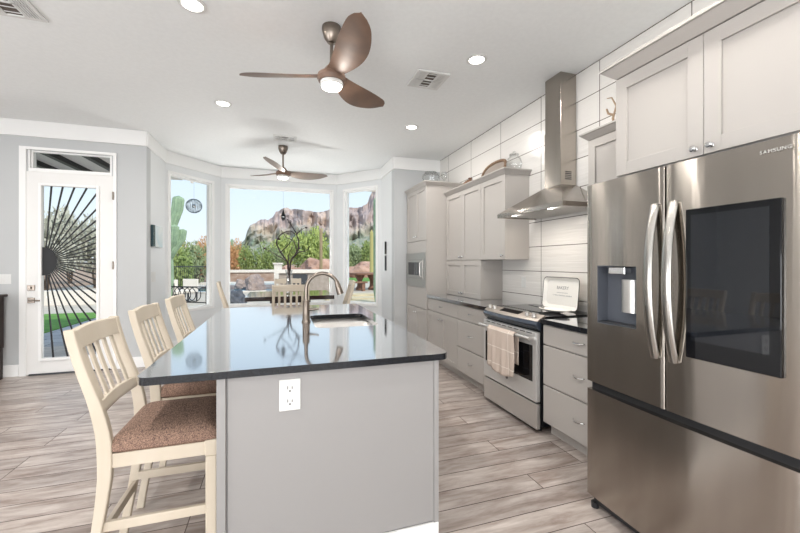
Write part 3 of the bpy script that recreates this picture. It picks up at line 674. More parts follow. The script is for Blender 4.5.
# ------------------------------------------------------------------ chairs (face +x, origin on the floor)
def post_x(z):
    K = [(0, -.28), (.15, -.255), (.32, -.225), (.5, -.202), (.66, -.204), (.80, -.236), (.92, -.278), (1.09, -.322)]
    for (a, xa), (b, xb) in zip(K, K[1:]):
        if z <= b: u = (z-a)/(b-a); return xa+(xb-xa)*u
    return K[-1][1]
def post_s(z): return (post_x(max(0, z-.05))+2*post_x(z)+post_x(min(1.09, z+.05)))/4
CHN = [0]
def make_chair(label, group):
    t = thing('counter_chair', label, 'chair', (0, 0, 0), 0, group); W2 = .215
    for s_ in (-1, 1):
        mb = MB(); y0, y1 = sorted((s_*W2, s_*(W2-.032))); prev = None; L = []; R = []
        zs = [1.09*i/24 for i in range(25)]
        for z in zs:
            dth = .018+.008*math.exp(-((z-.62)/.22)**2)
            L.append((post_s(z)-dth, z)); R.append((post_s(z)+dth, z))
        rings = [[mb.bm.verts.new(v) for v in ((l[0], y0, l[1]), (r[0], y0, r[1]), (r[0], y1, r[1]), (l[0], y1, l[1]))] for l, r in zip(L, R)]
        for A, B in zip(rings, rings[1:]):
            for k in range(4): mb.bm.faces.new((A[k], A[(k+1) % 4], B[(k+1) % 4], B[k]))
        mb.bm.faces.new(rings[0]); mb.bm.faces.new(rings[-1])
        obj('rear_post', mb, m_chair, t, .005)
    for s_ in (-1, 1):
        y0, y1 = sorted((s_*W2, s_*(W2-.042)))
        obj('leg', MB().box(.155, .198, y0, y1, 0, .532).box(.152, .20, y0-.001, y1+.001, .532, .60), m_chair, t, .005)
    def curved_rail(za, zb, th, n=10, bow=.012):
        mb = MB(); rr = []
        for i in range(n+1):
            u = i/n; y = -W2+.03+(2*W2-.06)*u; b = -bow*math.sin(PI*u)
            rr.append([mb.bm.verts.new(v) for v in ((post_s(za)-th+b, y, za), (post_s(za)+th+b, y, za), (post_s(zb)+th+b, y, zb+.008*math.sin(PI*u)), (post_s(zb)-th+b, y, zb+.008*math.sin(PI*u)))])
        for A, B in zip(rr, rr[1:]):
            for k in range(4): mb.bm.faces.new((A[k], A[(k+1) % 4], B[(k+1) % 4], B[k]))
        mb.bm.faces.new(rr[0]); mb.bm.faces.new(rr[-1]); return mb
    obj('top_rail', curved_rail(1.01, 1.085, .013), m_chair, t, .004)
    obj('back_rail', curved_rail(.745, .79, .011), m_chair, t, .003)
    for i in range(5):
        y = -.134+.067*i; mb = MB(); rr = []; b = -.012*math.sin(PI*(y+W2-.03)/(2*W2-.06))
        for j in range(9):
            z = .785+.23*j/8; hw = .0135
            rr.append([mb.bm.verts.new(v) for v in ((post_s(z)-.005+b, y-hw, z), (post_s(z)+.005+b, y-hw, z), (post_s(z)+.005+b, y+hw, z), (post_s(z)-.005+b, y+hw, z))])
        for A, B in zip(rr, rr[1:]):
            for k in range(4): mb.bm.faces.new((A[k], A[(k+1) % 4], B[(k+1) % 4], B[k]))
        mb.bm.faces.new(rr[0]); mb.bm.faces.new(rr[-1]); obj('back_slat', mb, m_chair, t, .002)
    fr = MB(); w = W2-.006
    fr.box(-.19, .165, -w, -w+.022, .535, .592).box(-.19, .165, w-.022, w, .535, .592).box(.165, .19, -w+.03, w-.03, .535, .592).box(-.215, -.19, -w+.03, w-.03, .535, .592)
    obj('seat_frame', fr, m_chair, t, .003)
    mb = MB(); n = []
    for ins, z in ((.012, .592), (0, .604), (0, .622), (.006, .64), (.03, .657), (.08, .666), (.14, .669)):
        n.append([mb.bm.verts.new((p[0], p[1], z)) for p in rrect(-.195+ins, .212-ins, -W2-.002+ins, W2+.002-ins, max(.012, .035-ins*.1), 4)])
    for A, B in zip(n, n[1:]):
        for i in range(len(A)): mb.bm.faces.new((A[i], A[(i+1) % len(A)], B[(i+1) % len(A)], B[i]))
    mb.bm.faces.new(n[0]); mb.bm.faces.new(n[-1]); mb.sm = True
    # corners beside the rear posts stay in front of them
    obj('seat_cushion', mb, m_fab, t, label='brown tweed seat cushion')
    for s_ in (-1, 1): obj('stretcher', MB().box(-.215, .158, s_*(W2-.026)-.01, s_*(W2-.026)+.01, .28, .318), m_chair, t, .003)
    obj('stretcher', MB().box(.168, .188, -W2+.04, W2-.04, .19, .228), m_chair, t, .003)
    obj('stretcher', MB().box(-.235, -.215, -W2+.03, W2-.03, .24, .278), m_chair, t, .003)
    return t
GI = 'counter chairs along the island'; GD = 'counter chairs around the dining table'
ch = make_chair('cream slat-back chair at the near end of the island', GI)
ch.location = (-.452, 1.965, 0)
dup(ch, (-.45, 2.60, 0), 0, 'cream slat-back chair in the middle of the island row', GI)
dup(ch, (-.45, 3.29, 0), 0, 'cream slat-back chair at the far end of the island row', GI)
dup(ch, (.135, 4.93, 0), PI/2, 'cream slat-back chair with its back to the island end', GD)
dup(ch, (.14, 6.20, 0), -PI/2, 'cream slat-back chair on the window side of the table', GD)
dup(ch, (-.47, 5.62, 0), .1, 'cream slat-back chair left of the dining table', GD)
dup(ch, (.72, 5.50, 0), PI-.05, 'cream slat-back chair right of the dining table', GD)

# dining table
t = thing('dining_table', 'counter-height square dining table with dark wood top', 'table', (.14, 5.6, 0))
obj('tabletop', MB().slab(rrect(-.42, .72, 5.10, 6.08, .02, 4), .858, .912), mat('polished_dark_wood', srgb(46, 32, 28), .1, coat=1, noise_s=4, noise_c=srgb(36, 26, 24)), t, .004)
obj('apron', MB().box(-.12, .42, 5.36, 5.82, .80, .857), m_dkwood, t)
for a in (-.10, .33):
    for b in (5.38, 5.72): obj('leg', MB().box(a, a+.07, b, b+.07, 0, .80), m_chair, t, .004)
# vase with branches
t = thing('glass_vase', 'tall clear glass vase on the dining table', 'vase', (.13, 5.45, .913))
prof = [(.03, .914), (.05, .916), (.052, .93), (.045, 1.0), (.033, 1.08), (.03, 1.14), (.042, 1.22), (.05, 1.25)]
o = obj('vase_body', MB().lathe(prof[1:], (.13, 5.45, 0), 24), glass_mat('vase_glass', (.86, .89, .90, 1), .5), t)
bmx = MB()
for k, (rr, z) in enumerate(((.04, .935), (.038, .95))): bmx.ball((.13, 5.45, z), (rr, rr, .014))
obj('pebbles', bmx, m_conc, t)
mb = MB(); B0 = Vector((.13, 5.45, .96))
def br(pts, r0, r1):
    P = [B0 if i == 0 and p is None else Vector(p) for i, p in enumerate(pts)]
    Q = []
    for i in range(len(P)-1):
        a = P[max(i-1, 0)]; b = P[i]; c = P[i+1]; d = P[min(i+2, len(P)-1)]
        for k in range(6):
            u = k/6; Q.append(.5*((2*b)+(-a+c)*u+(2*a-5*b+4*c-d)*u*u+(-a+3*b-3*c+d)*u**3))
    Q.append(P[-1]); n = len(Q)
    Q = [q+Vector((noise.noise(q*19), noise.noise(q*17+Vector((5, 0, 0))), 0))*.008*min(1, i/4) for i, q in enumerate(Q)]
    mb.tube(Q, [1.5*(r0+(r1-r0)*i/(n-1)) for i in range(n)], 6)
# built in the plane facing the room, with depth wander
br([None, (.12, 5.45, 1.25), (.10, 5.43, 1.38), (.02, 5.40, 1.5), (-.03, 5.38, 1.64), (.03, 5.4, 1.75), (.14, 5.46, 1.80), (.22, 5.5, 1.76)], .008, .004)
br([None, (.14, 5.46, 1.25), (.17, 5.48, 1.4), (.24, 5.50, 1.5), (.27, 5.54, 1.62), (.24, 5.56, 1.76), (.18, 5.5, 1.86), (.13, 5.46, 1.93), (.11, 5.44, 1.97)], .009, .003)
br([(.17, 5.48, 1.4), (.26, 5.42, 1.5), (.36, 5.38, 1.52), (.42, 5.36, 1.6)], .006, .002)
br([(.02, 5.40, 1.5), (.12, 5.34, 1.6), (.2, 5.3, 1.72), (.3, 5.3, 1.83)], .005, .002)
br([(.10, 5.43, 1.38), (.0, 5.5, 1.44), (-.1, 5.52, 1.5), (-.19, 5.52, 1.55)], .005, .002)
br([(.24, 5.56, 1.76), (.32, 5.56, 1.84), (.37, 5.52, 1.86)], .004, .002)
br([(.24, 5.50, 1.5), (.2, 5.55, 1.66), (.1, 5.58, 1.72), (.03, 5.58, 1.82)], .005, .002)
br([None, (.13, 5.44, 1.25), (.125, 5.42, 1.45), (.18, 5.42, 1.58)], .006, .002)
for c in ((-.19, 5.52, 1.555), (.27, 5.52, 1.56), (.0, 5.4, 1.68), (.37, 5.52, 1.86), (.14, 5.46, 1.92)): mb.ball(c, (.02, .02, .014), u=8, v=6)
tag(obj('twisted_branches', mb, mat('dark_branch', srgb(46, 34, 36), .7)), 'dark twisting bare branches standing in the glass vase', 'branches')

# sideboard at the left edge
t = thing('sideboard', 'dark wood sideboard against the wall left of the entry door', 'sideboard', (-3.5, 5.35, 0))
obj('body', MB().box(-3.95, -3.055, 5.18, 5.56, .36, .955), m_dkwood, t, .004)
obj('top', MB().box(-3.98, -3.03, 5.15, 5.58, .956, .985), m_dkwood, t, .004)
obj('rail', MB().box(-3.95, -3.05, 5.175, 5.20, .33, .37), m_dkwood, t, .004)
for a in (-3.93, -3.10):
    for b in (5.19, 5.5): obj('leg', MB().box(a, a+.045, b, b+.045, 0, .36), m_dkwood, t, .004)
for a, b in ((-3.93, -3.48), (-3.46, -3.08)):
    d = obj('door', MB().box(a, b, 5.17, 5.18, .4, .93), m_dkwood, t, .003); obj('knob', MB().ball(((a+b)/2, 5.16, .7), .014), m_nickel, d)

# ------------------------------------------------------------------ wall plates and small wall things
def plate(name, label, cat, M, w, h, rock):
    t = thing(name, label, cat, M.translation)
    obj('plate', MB().box(-w/2, w/2, -.006, -.0005, -h/2, h/2, M), m_white, t, .002)
    for i in range(rock):
        c = (i-(rock-1)/2)*.046; obj('rocker', MB().box(c-.016, c+.016, -.010, -.006, -.033, .033, M), m_white, t, .002)
    return t
plate('light_switch', 'white three-gang switch plate left of the entry door', 'light switch', Matrix.Translation((-3.10, YL, 1.16)), .16, .115, 3)
ML, _ = seg_mat(BL[0], BL[1])
plate('light_switch', 'white switch plate on the wall left of the bay windows', 'light switch', ML @ Matrix.Translation((.27, 0, 1.16)), .17, .14, 2)
t = thing('wall_art', 'small glossy glass wall panel above the switch beside the bay', 'wall art', (-1.62, 5.9, 1.7))
obj('panel', MB().box(.16, .59, -.03, -.004, 1.575, 1.865, ML), mat('pale_blue_glass_art', srgb(206, 222, 230), .1, noise_s=5, noise_c=srgb(232, 236, 236)), t, .003)
obj('side_band', MB().box(.155, .24, -.034, -.003, 1.575, 1.865, ML), mat('teal_dark_glass', srgb(44, 66, 72), .15), t)
MR, _ = seg_mat(BL[4], BL[5])
t = thing('wall_thermometer', 'slim dark metal wall piece on the wall right of the bay', 'wall decoration', (1.74, 6.1, 1.5))
obj('upper_bar', MB().box(.30, .33, -.03, -.003, 1.50, 1.72, MR), m_iron, t, .003)
obj('lower_bar', MB().box(.30, .33, -.03, -.003, 1.22, 1.48, MR), m_dgrey, t, .003)
obj('ring', MB().tube([MR @ Vector((.33+.03*math.cos(a*PI/8), -.02, 1.53+.03*math.sin(a*PI/8))) for a in range(16)], .004, 6, closed=True), m_nickel, t)
MT = Matrix(((0, 1, 0, XW), (-1, 0, 0, 3.47), (0, 0, 1, 1.14), (0, 0, 0, 1)))
t = plate('backsplash_outlet', 'pale outlet plate on the tiles left of the range', 'outlet', MT, .075, .118, 1)

# ------------------------------------------------------------------ things on the cabinets
m_rope = mat('seagrass_rope', srgb(150, 124, 100), .9, noise_s=60, noise_c=srgb(112, 90, 74), bump=.6, bump_s=90)
m_rope2 = mat('brown_wicker', srgb(140, 108, 84), .9, noise_s=50, noise_c=srgb(92, 70, 58), bump=.8, bump_s=70)
t = thing('wicker_tray', 'tall oval rope-rimmed tray leaning on top of the upper cabinets', 'tray', (2.45, 3.9, 2.35))
arch = [(3.66+.50*(1-math.cos(a*PI/16))/2, .012+.2*math.sin(a*PI/16)**.38) for a in range(17)]
arch = [(y, max(.012, z)) for y, z in arch]
mb = MB(); mb.hexa([(2.42+z*.35, y, 2.35+z) for y, z in arch], [(2.43+z*.35, y, 2.35+z) for y, z in arch])
obj('panel', mb, mat('taupe_linen', srgb(150, 140, 132), .9, bump=.3, bump_s=60), t)
pts = [(2.415+z*.35, y, 2.35+z+.004) for y, z in arch]
mb = MB().tube(pts, .017, 8)
for i in range(len(pts)-1):
    a, b = Vector(pts[i]), Vector(pts[i+1]); mb.tube([a+Vector((-.008, 0, .004)), (a+b)/2+Vector((.006, 0, .012)), b+Vector((-.008, 0, .004))], .009, 6)
obj('rope_rim', mb, m_rope, t)
t = thing('wicker_basket', 'small domed brown wicker basket upside down on the upper cabinets', 'basket', (2.36, 4.33, 2.35))
mb = MB()
for i in range(6): mb.lathe([(.10-.004*i*i*.8, .016*i+.002), (.105-.004*i*i*.8, .016*i+.008), (.098-.004*i*i*.8, .016*i+.016)], (2.37, 4.33, 2.349), 20)
obj('basket_body', mb, m_rope2, t)
obj('rim', MB().tube([(2.37+.108*math.cos(a*PI/12), 4.33+.108*math.sin(a*PI/12), 2.359) for a in range(24)], .009, 6, closed=True), m_rope2, t)
obj('crown_knot', MB().ball((2.37, 4.33, 2.452), (.03, .03, .012)), m_rope2, t)
t = thing('glass_jar', 'clear round glass jar on the cabinet nearest the hood', 'jar', (2.42, 3.45, 2.35))
obj('jar_body', MB().lathe([(.05, .0), (.075, .03), (.085, .08), (.07, .13), (.045, .155), (.05, .17)], (2.42, 3.45, 2.349), 24), m_clear, t)
obj('lid', MB().lathe([(.05, .171), (.05, .18), (.012, .19), (.018, .205), (.0001, .215)], (2.42, 3.45, 2.349), 20), m_clear, t)
t = thing('glass_bowl', 'clear glass bowl standing on the tall oven cabinet', 'bowl', (2.1, 5.05, 2.5))
obj('bowl_body', MB().lathe([(.05, .0), (.055, .01), (.10, .05), (.13, .10), (.12, .15), (.08, .18)], (2.12, 5.06, 2.498), 28), m_clear, t)
obj('rim', MB().tube([(2.12+.08*math.cos(a*PI/12), 5.06+.08*math.sin(a*PI/12), 2.68) for a in range(24)], .005, 6, closed=True), m_clear, t)
tag(obj('glass_goblet', MB().lathe([(.035, .0), (.035, .005), (.008, .012), (.008, .06), (.04, .10), (.045, .15), (.038, .18)], (2.3, 4.98, 2.498), 20), m_clear), 'small clear goblet beside the glass bowl on the oven cabinet', 'glass')
t = thing('antler_ornament', 'small gold and ivory branching ornament on the narrow upper cabinet', 'ornament', (2.38, 2.15, 2.33))
m_gold = mat('antique_gold', srgb(170, 146, 122), .4, .5)
obj('base', MB().lathe([(.04, .001), (.04, .012), (.012, .02), (.0001, .03)], (2.38, 2.14, 2.332), 18), m_gold, t)
mb = MB()
for P in ([(0, 0, .02), (.0, .02, .1), (.0, -.01, .18), (0, .03, .26), (0, .07, .27)], [(0, 0, .06), (0, -.05, .12), (0, -.06, .2), (0, -.03, .26)], [(0, .01, .12), (0, .06, .15), (0, .075, .19)]):
    mb.tube([(2.38+p[0], 2.14+p[1], 2.335+p[2]) for p in P], [.010-.0016*i for i in range(len(P))], 8)
obj('antler', mb, m_gold, t)
# flat board with spoon rest on cooktop
t = thing('spoon_rest', 'long pale oval dish with dark underside on the cooktop', 'dish', (2.28, 2.66, .924))
obj('dish', MB().lathe([(.06, .0), (.09, .006), (.16, .022), (.165, .026), (.158, .024), (.09, .010), (.0001, .008)], (2.27, 2.66, .9245), 28, sx=.55, sy=1.0), m_enam, t)
obj('handle', MB().tube([(2.27, 2.79, .945), (2.25, 2.88, .950), (2.24, 2.96, .955)], [.012, .009, .007], 8, flat=(.4, 1)), m_iron, t)

# ------------------------------------------------------------------ ceiling fixtures
def can(x, y, label, energy=11):
    t = thing('recessed_light', label, 'ceiling light', (x, y, H-.01), group='recessed ceiling lights')
    obj('trim_ring', MB().lathe([(.062, -.001), (.088, -.001), (.086, -.006), (.064, -.010), (.062, -.001)], (x, y, H), 32), m_white, t)
    obj('lens', MB().cyl((x, y, H-.003), (x, y, H-.001), .062, seg=32), m_led, t)
    lamp('recessed_light_glow', 'AREA', (x, y, H-.014), (0, 0, 0), energy, (1, .96, .91), shape='DISK', size=.12)
can(-.545, 2.76, 'round recessed ceiling light nearest, at the top left of the picture')
can(-.571, 4.37, 'round recessed ceiling light left of the far ceiling fan')
can(1.577, 2.77, 'round recessed ceiling light over the aisle, beside the square vent')
can(1.583, 4.40, 'round recessed ceiling light near the oven cabinet')
for (x, y) in ((-.55, 1.1), (1.58, 1.1), (-2.6, 1.5), (-2.6, 3.8), (-4.4, 2.6), (-.55, -1.0), (1.58, -1.0)):
    lamp('added_downlight', 'AREA', (x, y, H-.014), (0, 0, 0), 11, (1, .96, .91), shape='DISK', size=.12)  # added ceiling lamps without fixtures, out of view, to light the room
def vent(x, y, w, h, rz, label, nsl=9):
    t = thing('ceiling_vent', label, 'vent', (x, y, H-.01), group='ceiling air vents'); 
    M = Matrix.Translation((x, y, 0)) @ Matrix.Rotation(rz, 4, 'Z')
    z0, z1 = H-.012, H-.001; f = .025
    mb = MB().box(-w/2, w/2, -h/2, -h/2+f, z0, z1, M).box(-w/2, w/2, h/2-f, h/2, z0, z1, M).box(-w/2, -w/2+f, -h/2+f, h/2-f, z0, z1, M).box(w/2-f, w/2, -h/2+f, h/2-f, z0, z1, M)
    mb.box(-w/6-.006, -w/6+.006, -h/2+f, h/2-f, z0, z1, M).box(w/6-.006, w/6+.006, -h/2+f, h/2-f, z0, z1, M).box(-w/2+f, w/2-f, -.006, .006, z0, z1, M)
    obj('frame', mb, m_white, t)
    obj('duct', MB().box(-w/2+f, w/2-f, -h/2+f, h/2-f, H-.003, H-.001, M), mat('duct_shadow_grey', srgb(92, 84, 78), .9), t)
    for a, b, tilt in ((-w/2+f, -w/6-.006, .6), (w/6+.006, w/2-f, -.6)):
        for j in range(5):
            c = a+(b-a)*(j+.5)/5; obj('louvre', MB().box(c-.005, c+.005, -h/2+f, h/2-f, z0, z1-.003, M), m_white, t)
    for j in range(5):
        c = -h/2+f+(h-2*f)*(j+.5)/5; obj('louvre', MB().box(-w/6+.006, w/6-.006, c-.003, c+.003, z0+.004, z1-.003, M), m_white, t)
vent(1.32, 3.215, .31, .31, 0, 'white square ceiling vent between the near fan and the aisle light')
vent(.077, 5.33, .30, .22, 0, 'white ceiling vent behind the far ceiling fan')
vent(-1.72, 3.1, .34, .34, 0, 'white ceiling vent at the far left edge of the ceiling')

def make_fan(c, blades, label, hubz, m_hub, m_bl, R=.69, glow=4):
    x, y = c
    t = thing('ceiling_fan', label, 'ceiling fan', (x, y, H), group='three-blade ceiling fans')
    obj('canopy', MB().lathe([(.068, -.001), (.07, -.02), (.055, -.08), (.03, -.115), (.0001, -.12)], (x, y, H), 28), m_nickel, t)
    obj('downrod', MB().cyl((x, y, H-.11), (x, y, hubz+.05), .0125), m_nickel, t)
    obj('motor_housing', MB().lathe([(.014, .085), (.035, .075), (.06, .04), (.098, .012), (.105, -.015), (.092, -.04), (.0001, -.041)], (x, y, hubz), 32), m_hub, t)
    obj('lamp_ring', MB().lathe([(.082, -.041), (.084, -.058), (.076, -.068), (.0001, -.0685)], (x, y, hubz), 32), m_white, t)
    obj('lamp_lens', MB().lathe([(.074, -.0685), (.068, -.08), (.04, -.088), (.0001, -.09)], (x, y, hubz), 32), m_led, t)
    lamp('fan_glow', 'POINT', (x, y, hubz-.13), (0, 0, 0), glow, (1, .95, .88), shadow_soft_size=.04)
    for b in blades:
        a = math.radians(b); mb = MB(); N = 26; rings = []
        for i in range(N+1):
            u = i/N; r = .06+(R-.06)*u
            ww = .045*(1-u)**3+.096*math.sin(PI*min(.80, u*.80+.02))**1.1
            if u > .85: ww *= math.sqrt(max(0.004, 1-((u-.85)/.15)**2))
            pit = math.radians(24-10*u); off = .035*math.sin(PI*u)
            lift = .010+.03*u*u
            row = []
            for (q, th) in ((-1, 0), (-.6, .006), (0, .009), (.6, .006), (1, 0), (.6, -.006), (0, -.009), (-.6, -.006)):
                v = -q*ww*1.05+off*1.1; t_ = th*(1.6-u)
                row.append(mb.bm.verts.new((x+r*math.cos(a)-v*math.cos(pit)*math.sin(a), y+r*math.sin(a)+v*math.cos(pit)*math.cos(a), hubz+lift-v*math.sin(pit)+t_)))
            rings.append(row)
        for A, B in zip(rings, rings[1:]):
            for k in range(8): mb.bm.faces.new((A[k], A[(k+1) % 8], B[(k+1) % 8], B[k]))
        mb.bm.faces.new(rings[0]); mb.bm.faces.new(rings[-1]); mb.sm = True
        obj('blade', mb, m_bl, t)
make_fan((.362, 2.72), (-84, 42, 158), 'brown three-blade ceiling fan with lit lamp over the island', 2.70, m_fan, m_fan)
m_fan2 = mat('grey_brown_fan_blade', srgb(120, 106, 96), .55)
make_fan((.055, 5.72), (15, 133, 251), 'smaller-looking ceiling fan with lit lamp over the dining table', 2.67, m_fan, m_fan2, glow=6)

# ------------------------------------------------------------------ outdoors
G = -.12
struct('terrain', MB().box(-700, 700, 7.5, 900, -1.2, G-.05), m_sand)
struct('patio_paving', MB().box(-12, 12, 7.45, 30, G-.05, G), m_conc)
struct('entry_paving', MB().box(-12, -1.9, YL+.18, 13.0, G-.2, G+.02), m_paver)
tag(struct('front_lawn', MB().box(-12, -4.6, 9.2, 13.0, G, G+.04), m_lawn), 'green lawn strip outside the entry door', 'lawn', kind='stuff')
# porch roof outside the entry door
t = struct('porch_roof', MB().box(-6.5, -1.85, YL+.17, 8.5, 3.02, 3.12), mat('grey_soffit', srgb(205, 200, 196), .9))
for i in range(9): obj('rafter', MB().box(-6.3+.5*i, -6.22+.5*i, YL+.2, 8.45, 2.94, 3.02), m_iron, t)
struct('eave', MB().box(-1.8, 3, 7.45, 8.7, 3.06, 3.2), m_stucco)

# bushes and trees: shared leafy crowns
def crown_mesh(name, n, seed, flower=0):
    rnd = random.Random(seed); bm = bmesh.new()
    lumps = [Vector((rnd.uniform(-.55, .55), rnd.uniform(-.55, .55), rnd.uniform(.25, .75))) for _ in range(9)]
    for i in range(n):
        c = lumps[i % 9]; d = Vector((rnd.gauss(0, 1), rnd.gauss(0, 1), rnd.gauss(0, 1))).normalized()
        p = c+d*(.34+rnd.uniform(-.10, .05)); 
        if p.z < 0.0: p.z = rnd.uniform(0, .1)
        a = Vector((rnd.gauss(0, 1), rnd.gauss(0, 1), rnd.gauss(0, 1))).normalized(); b = a.cross(d).normalized() if a.cross(d).length > .01 else Vector((1, 0, 0)); s_ = rnd.uniform(.03, .07)
        q = (d+a*.8).normalized()
        bm.faces.new([bm.verts.new(p+b*s_*.45), bm.verts.new(p+q*s_), bm.verts.new(p-b*s_*.45), bm.verts.new(p-q*s_)])
    me = bpy.data.meshes.new(name); bm.to_mesh(me); bm.free(); return me
CR = [crown_mesh('foliage', 3200, s_) for s_ in (1, 2, 3)]
CRM = {}
def bush(px, tt, w, h, mm, label, name='desert_bush', trunk=0, cat='bush', group='green desert bushes beyond the pool', z=G):
    p = at(px, tt, z); t = thing(name, label, cat, p, random.uniform(0, 6), group)
    i = random.randrange(3); key = (i, mm.name)
    if key not in CRM:
        me = CR[i].copy(); me.materials.clear(); me.materials.append(mm); CRM[key] = me
    c = bpy.data.objects.new('foliage', CRM[key]); S.collection.objects.link(c); c.parent = t; c.scale = (w/2, w/2, h-trunk); c.location = (0, 0, trunk)
    mb = MB(); hh = max(trunk, .2)+h*.4
    for k in range(3): a = k*2.1; mb.tube([(0.05*math.cos(a), .05*math.sin(a), 0), (.12*w*math.cos(a)*.5, .12*w*math.sin(a)*.5, hh*.6), (.3*w*math.cos(a)*.5, .3*w*math.sin(a)*.5, hh)], [.035*h**.5, .025*h**.5, .008], 6)
    o = bpy.data.meshes.new('stems'); mb.bm.to_mesh(o); mb.bm.free(); o.materials.append(m_bark); so = bpy.data.objects.new('stems', o); S.collection.objects.link(so); so.parent = t
    return t
for px, tt, w, h, mm, lb in (
    (150, 31, 4.5, 3.2, m_leaf1, 'olive bush seen at the left side of the left bay window'),
    (177, 23, 3.0, 2.7, m_leaf1, 'olive bush in the middle of the left bay window'),
    (197, 27, 2.8, 2.9, m_leaf3, 'grey-green bush at the right side of the left bay window'),
    (214, 44, 3.6, 3.3, m_leaf1, 'olive bush hidden mostly by the bay corner'),
    (240, 50, 4.5, 3.5, m_leaf1, 'olive tree-like bush at the left of the centre window'),
    (256, 39, 4.0, 3.4, m_leaf1, 'olive bush left of the pool boulder'),
    (272, 45, 5.2, 3.3, m_leaf3, 'grey-green bush behind the vase branches'),
    (288, 56, 6.2, 5.6, m_leaf2, 'yellow-green bush left of centre behind the branches'),
    (308, 44, 6.0, 5.4, m_leaf2, 'tallest bright green tree in the centre window'),
    (330, 56, 6.0, 4.6, m_leaf1, 'olive bush at the right of the centre window'),
    (350, 60, 5.0, 4.2, m_leaf3, 'grey-green bush at the left of the right bay window'),
    (373, 46, 4.2, 4.0, m_leaf1, 'olive bush at the right of the right bay window'),
    (344, 66, 6.0, 5.0, m_leaf1, 'olive bush behind the right bay corner')): bush(px, tt, w, h, mm, lb)
for px, tt, w, h, lb in ((203, 30, 2.6, 3.35, 'orange-flowering shrub in the left bay window'), (187, 35, 2.4, 3.2, 'orange-flowering shrub behind the left window olive bush'), (233, 41, 3.0, 3.9, 'orange-red flowering shrub at the left of the centre window')):
    bush(px, tt, w, h, m_flow, lb, 'flowering_shrub', .6, 'shrub', 'orange-flowering shrubs')
for px, tt, w, h, lb in ((46, 19, 3.6, 4.2, 'sparse grey tree at the left of the door glass'), (70, 27, 4.6, 4.8, 'sparse grey tree in the middle of the door glass'), (96, 22, 3.6, 3.8, 'sparse grey tree at the right of the door glass')):
    bush(px, tt, w, h, mat('dry_grey_foliage', srgb(196, 194, 180), .9, noise_s=3, noise_c=srgb(168, 168, 152)), lb, 'sparse_tree', .9, 'tree', 'sparse trees outside the entry door')

# mountain
def mountain():
    R = [(120, 262), (170, 259), (205, 254), (232, 247), (241, 242.5), (245, 239), (247, 231), (250, 225), (256, 222), (261, 218.5), (268, 219.5), (273, 217), (276, 211), (281, 209), (287, 207.5), (295, 208.5), (305, 210.5), (315, 211.5), (325, 210.5), (331, 209), (350, 207), (362, 206.5), (367, 202), (370, 195), (372, 191), (377, 184), (386, 180), (400, 190), (430, 215), (480, 245)]
    def ridge(px):
        for (a, ya), (b, yb) in zip(R, R[1:]):
            if px <= b: return ya+(yb-ya)*(px-a)/(b-a)
        return R[-1][1]
    mb = MB(); NC, NR = 420, 64; rows = []
    for j in range(NR+1):
        v = j/NR; row = []
        for i in range(NC+1):
            px = 121+(479-121)*i/NC; 
            n1 = noise.fractal(Vector((px*.06, 1.7, 0)), 1, 2, 5)
            foot, cl = 330, 520+28*n1
            if v < .4: q = v/.4; tt = foot+(cl-foot)*q; hf = .02+.40*q**1.25
            elif v < .85: q = (v-.4)/.45; tt = cl+30*q; hf = .42+.58*q
            else: q = (v-.85)/.15; tt = cl+30+260*q; hf = 1-.15*q
            Hr = (263-ridge(px))/372*(cl+30)
            d = noise.fractal(Vector((px*.11, v*5, 3.1)), 1, 2, 6)*14*(.4 if v < .4 else 1)*min(1, v*4)
            strata = 6*noise.noise(Vector((px*.02, hf*9, 0))) if .4 < v < .85 else 0
            hz = Hr*hf+(noise.fractal(Vector((px*.15, v*9, 7.7)), 1, 2, 5)*Hr*.05 if v < .84 else 0)
            row.append(mb.bm.verts.new(at(px, tt+d+strata, G+EYE*min(1, v*2)+hz)))
        rows.append(row)
    for A, B in zip(rows, rows[1:]):
        for k in range(NC): mb.bm.faces.new((A[k], A[k+1], B[k+1], B[k]))
    mb.sm = True; return mb
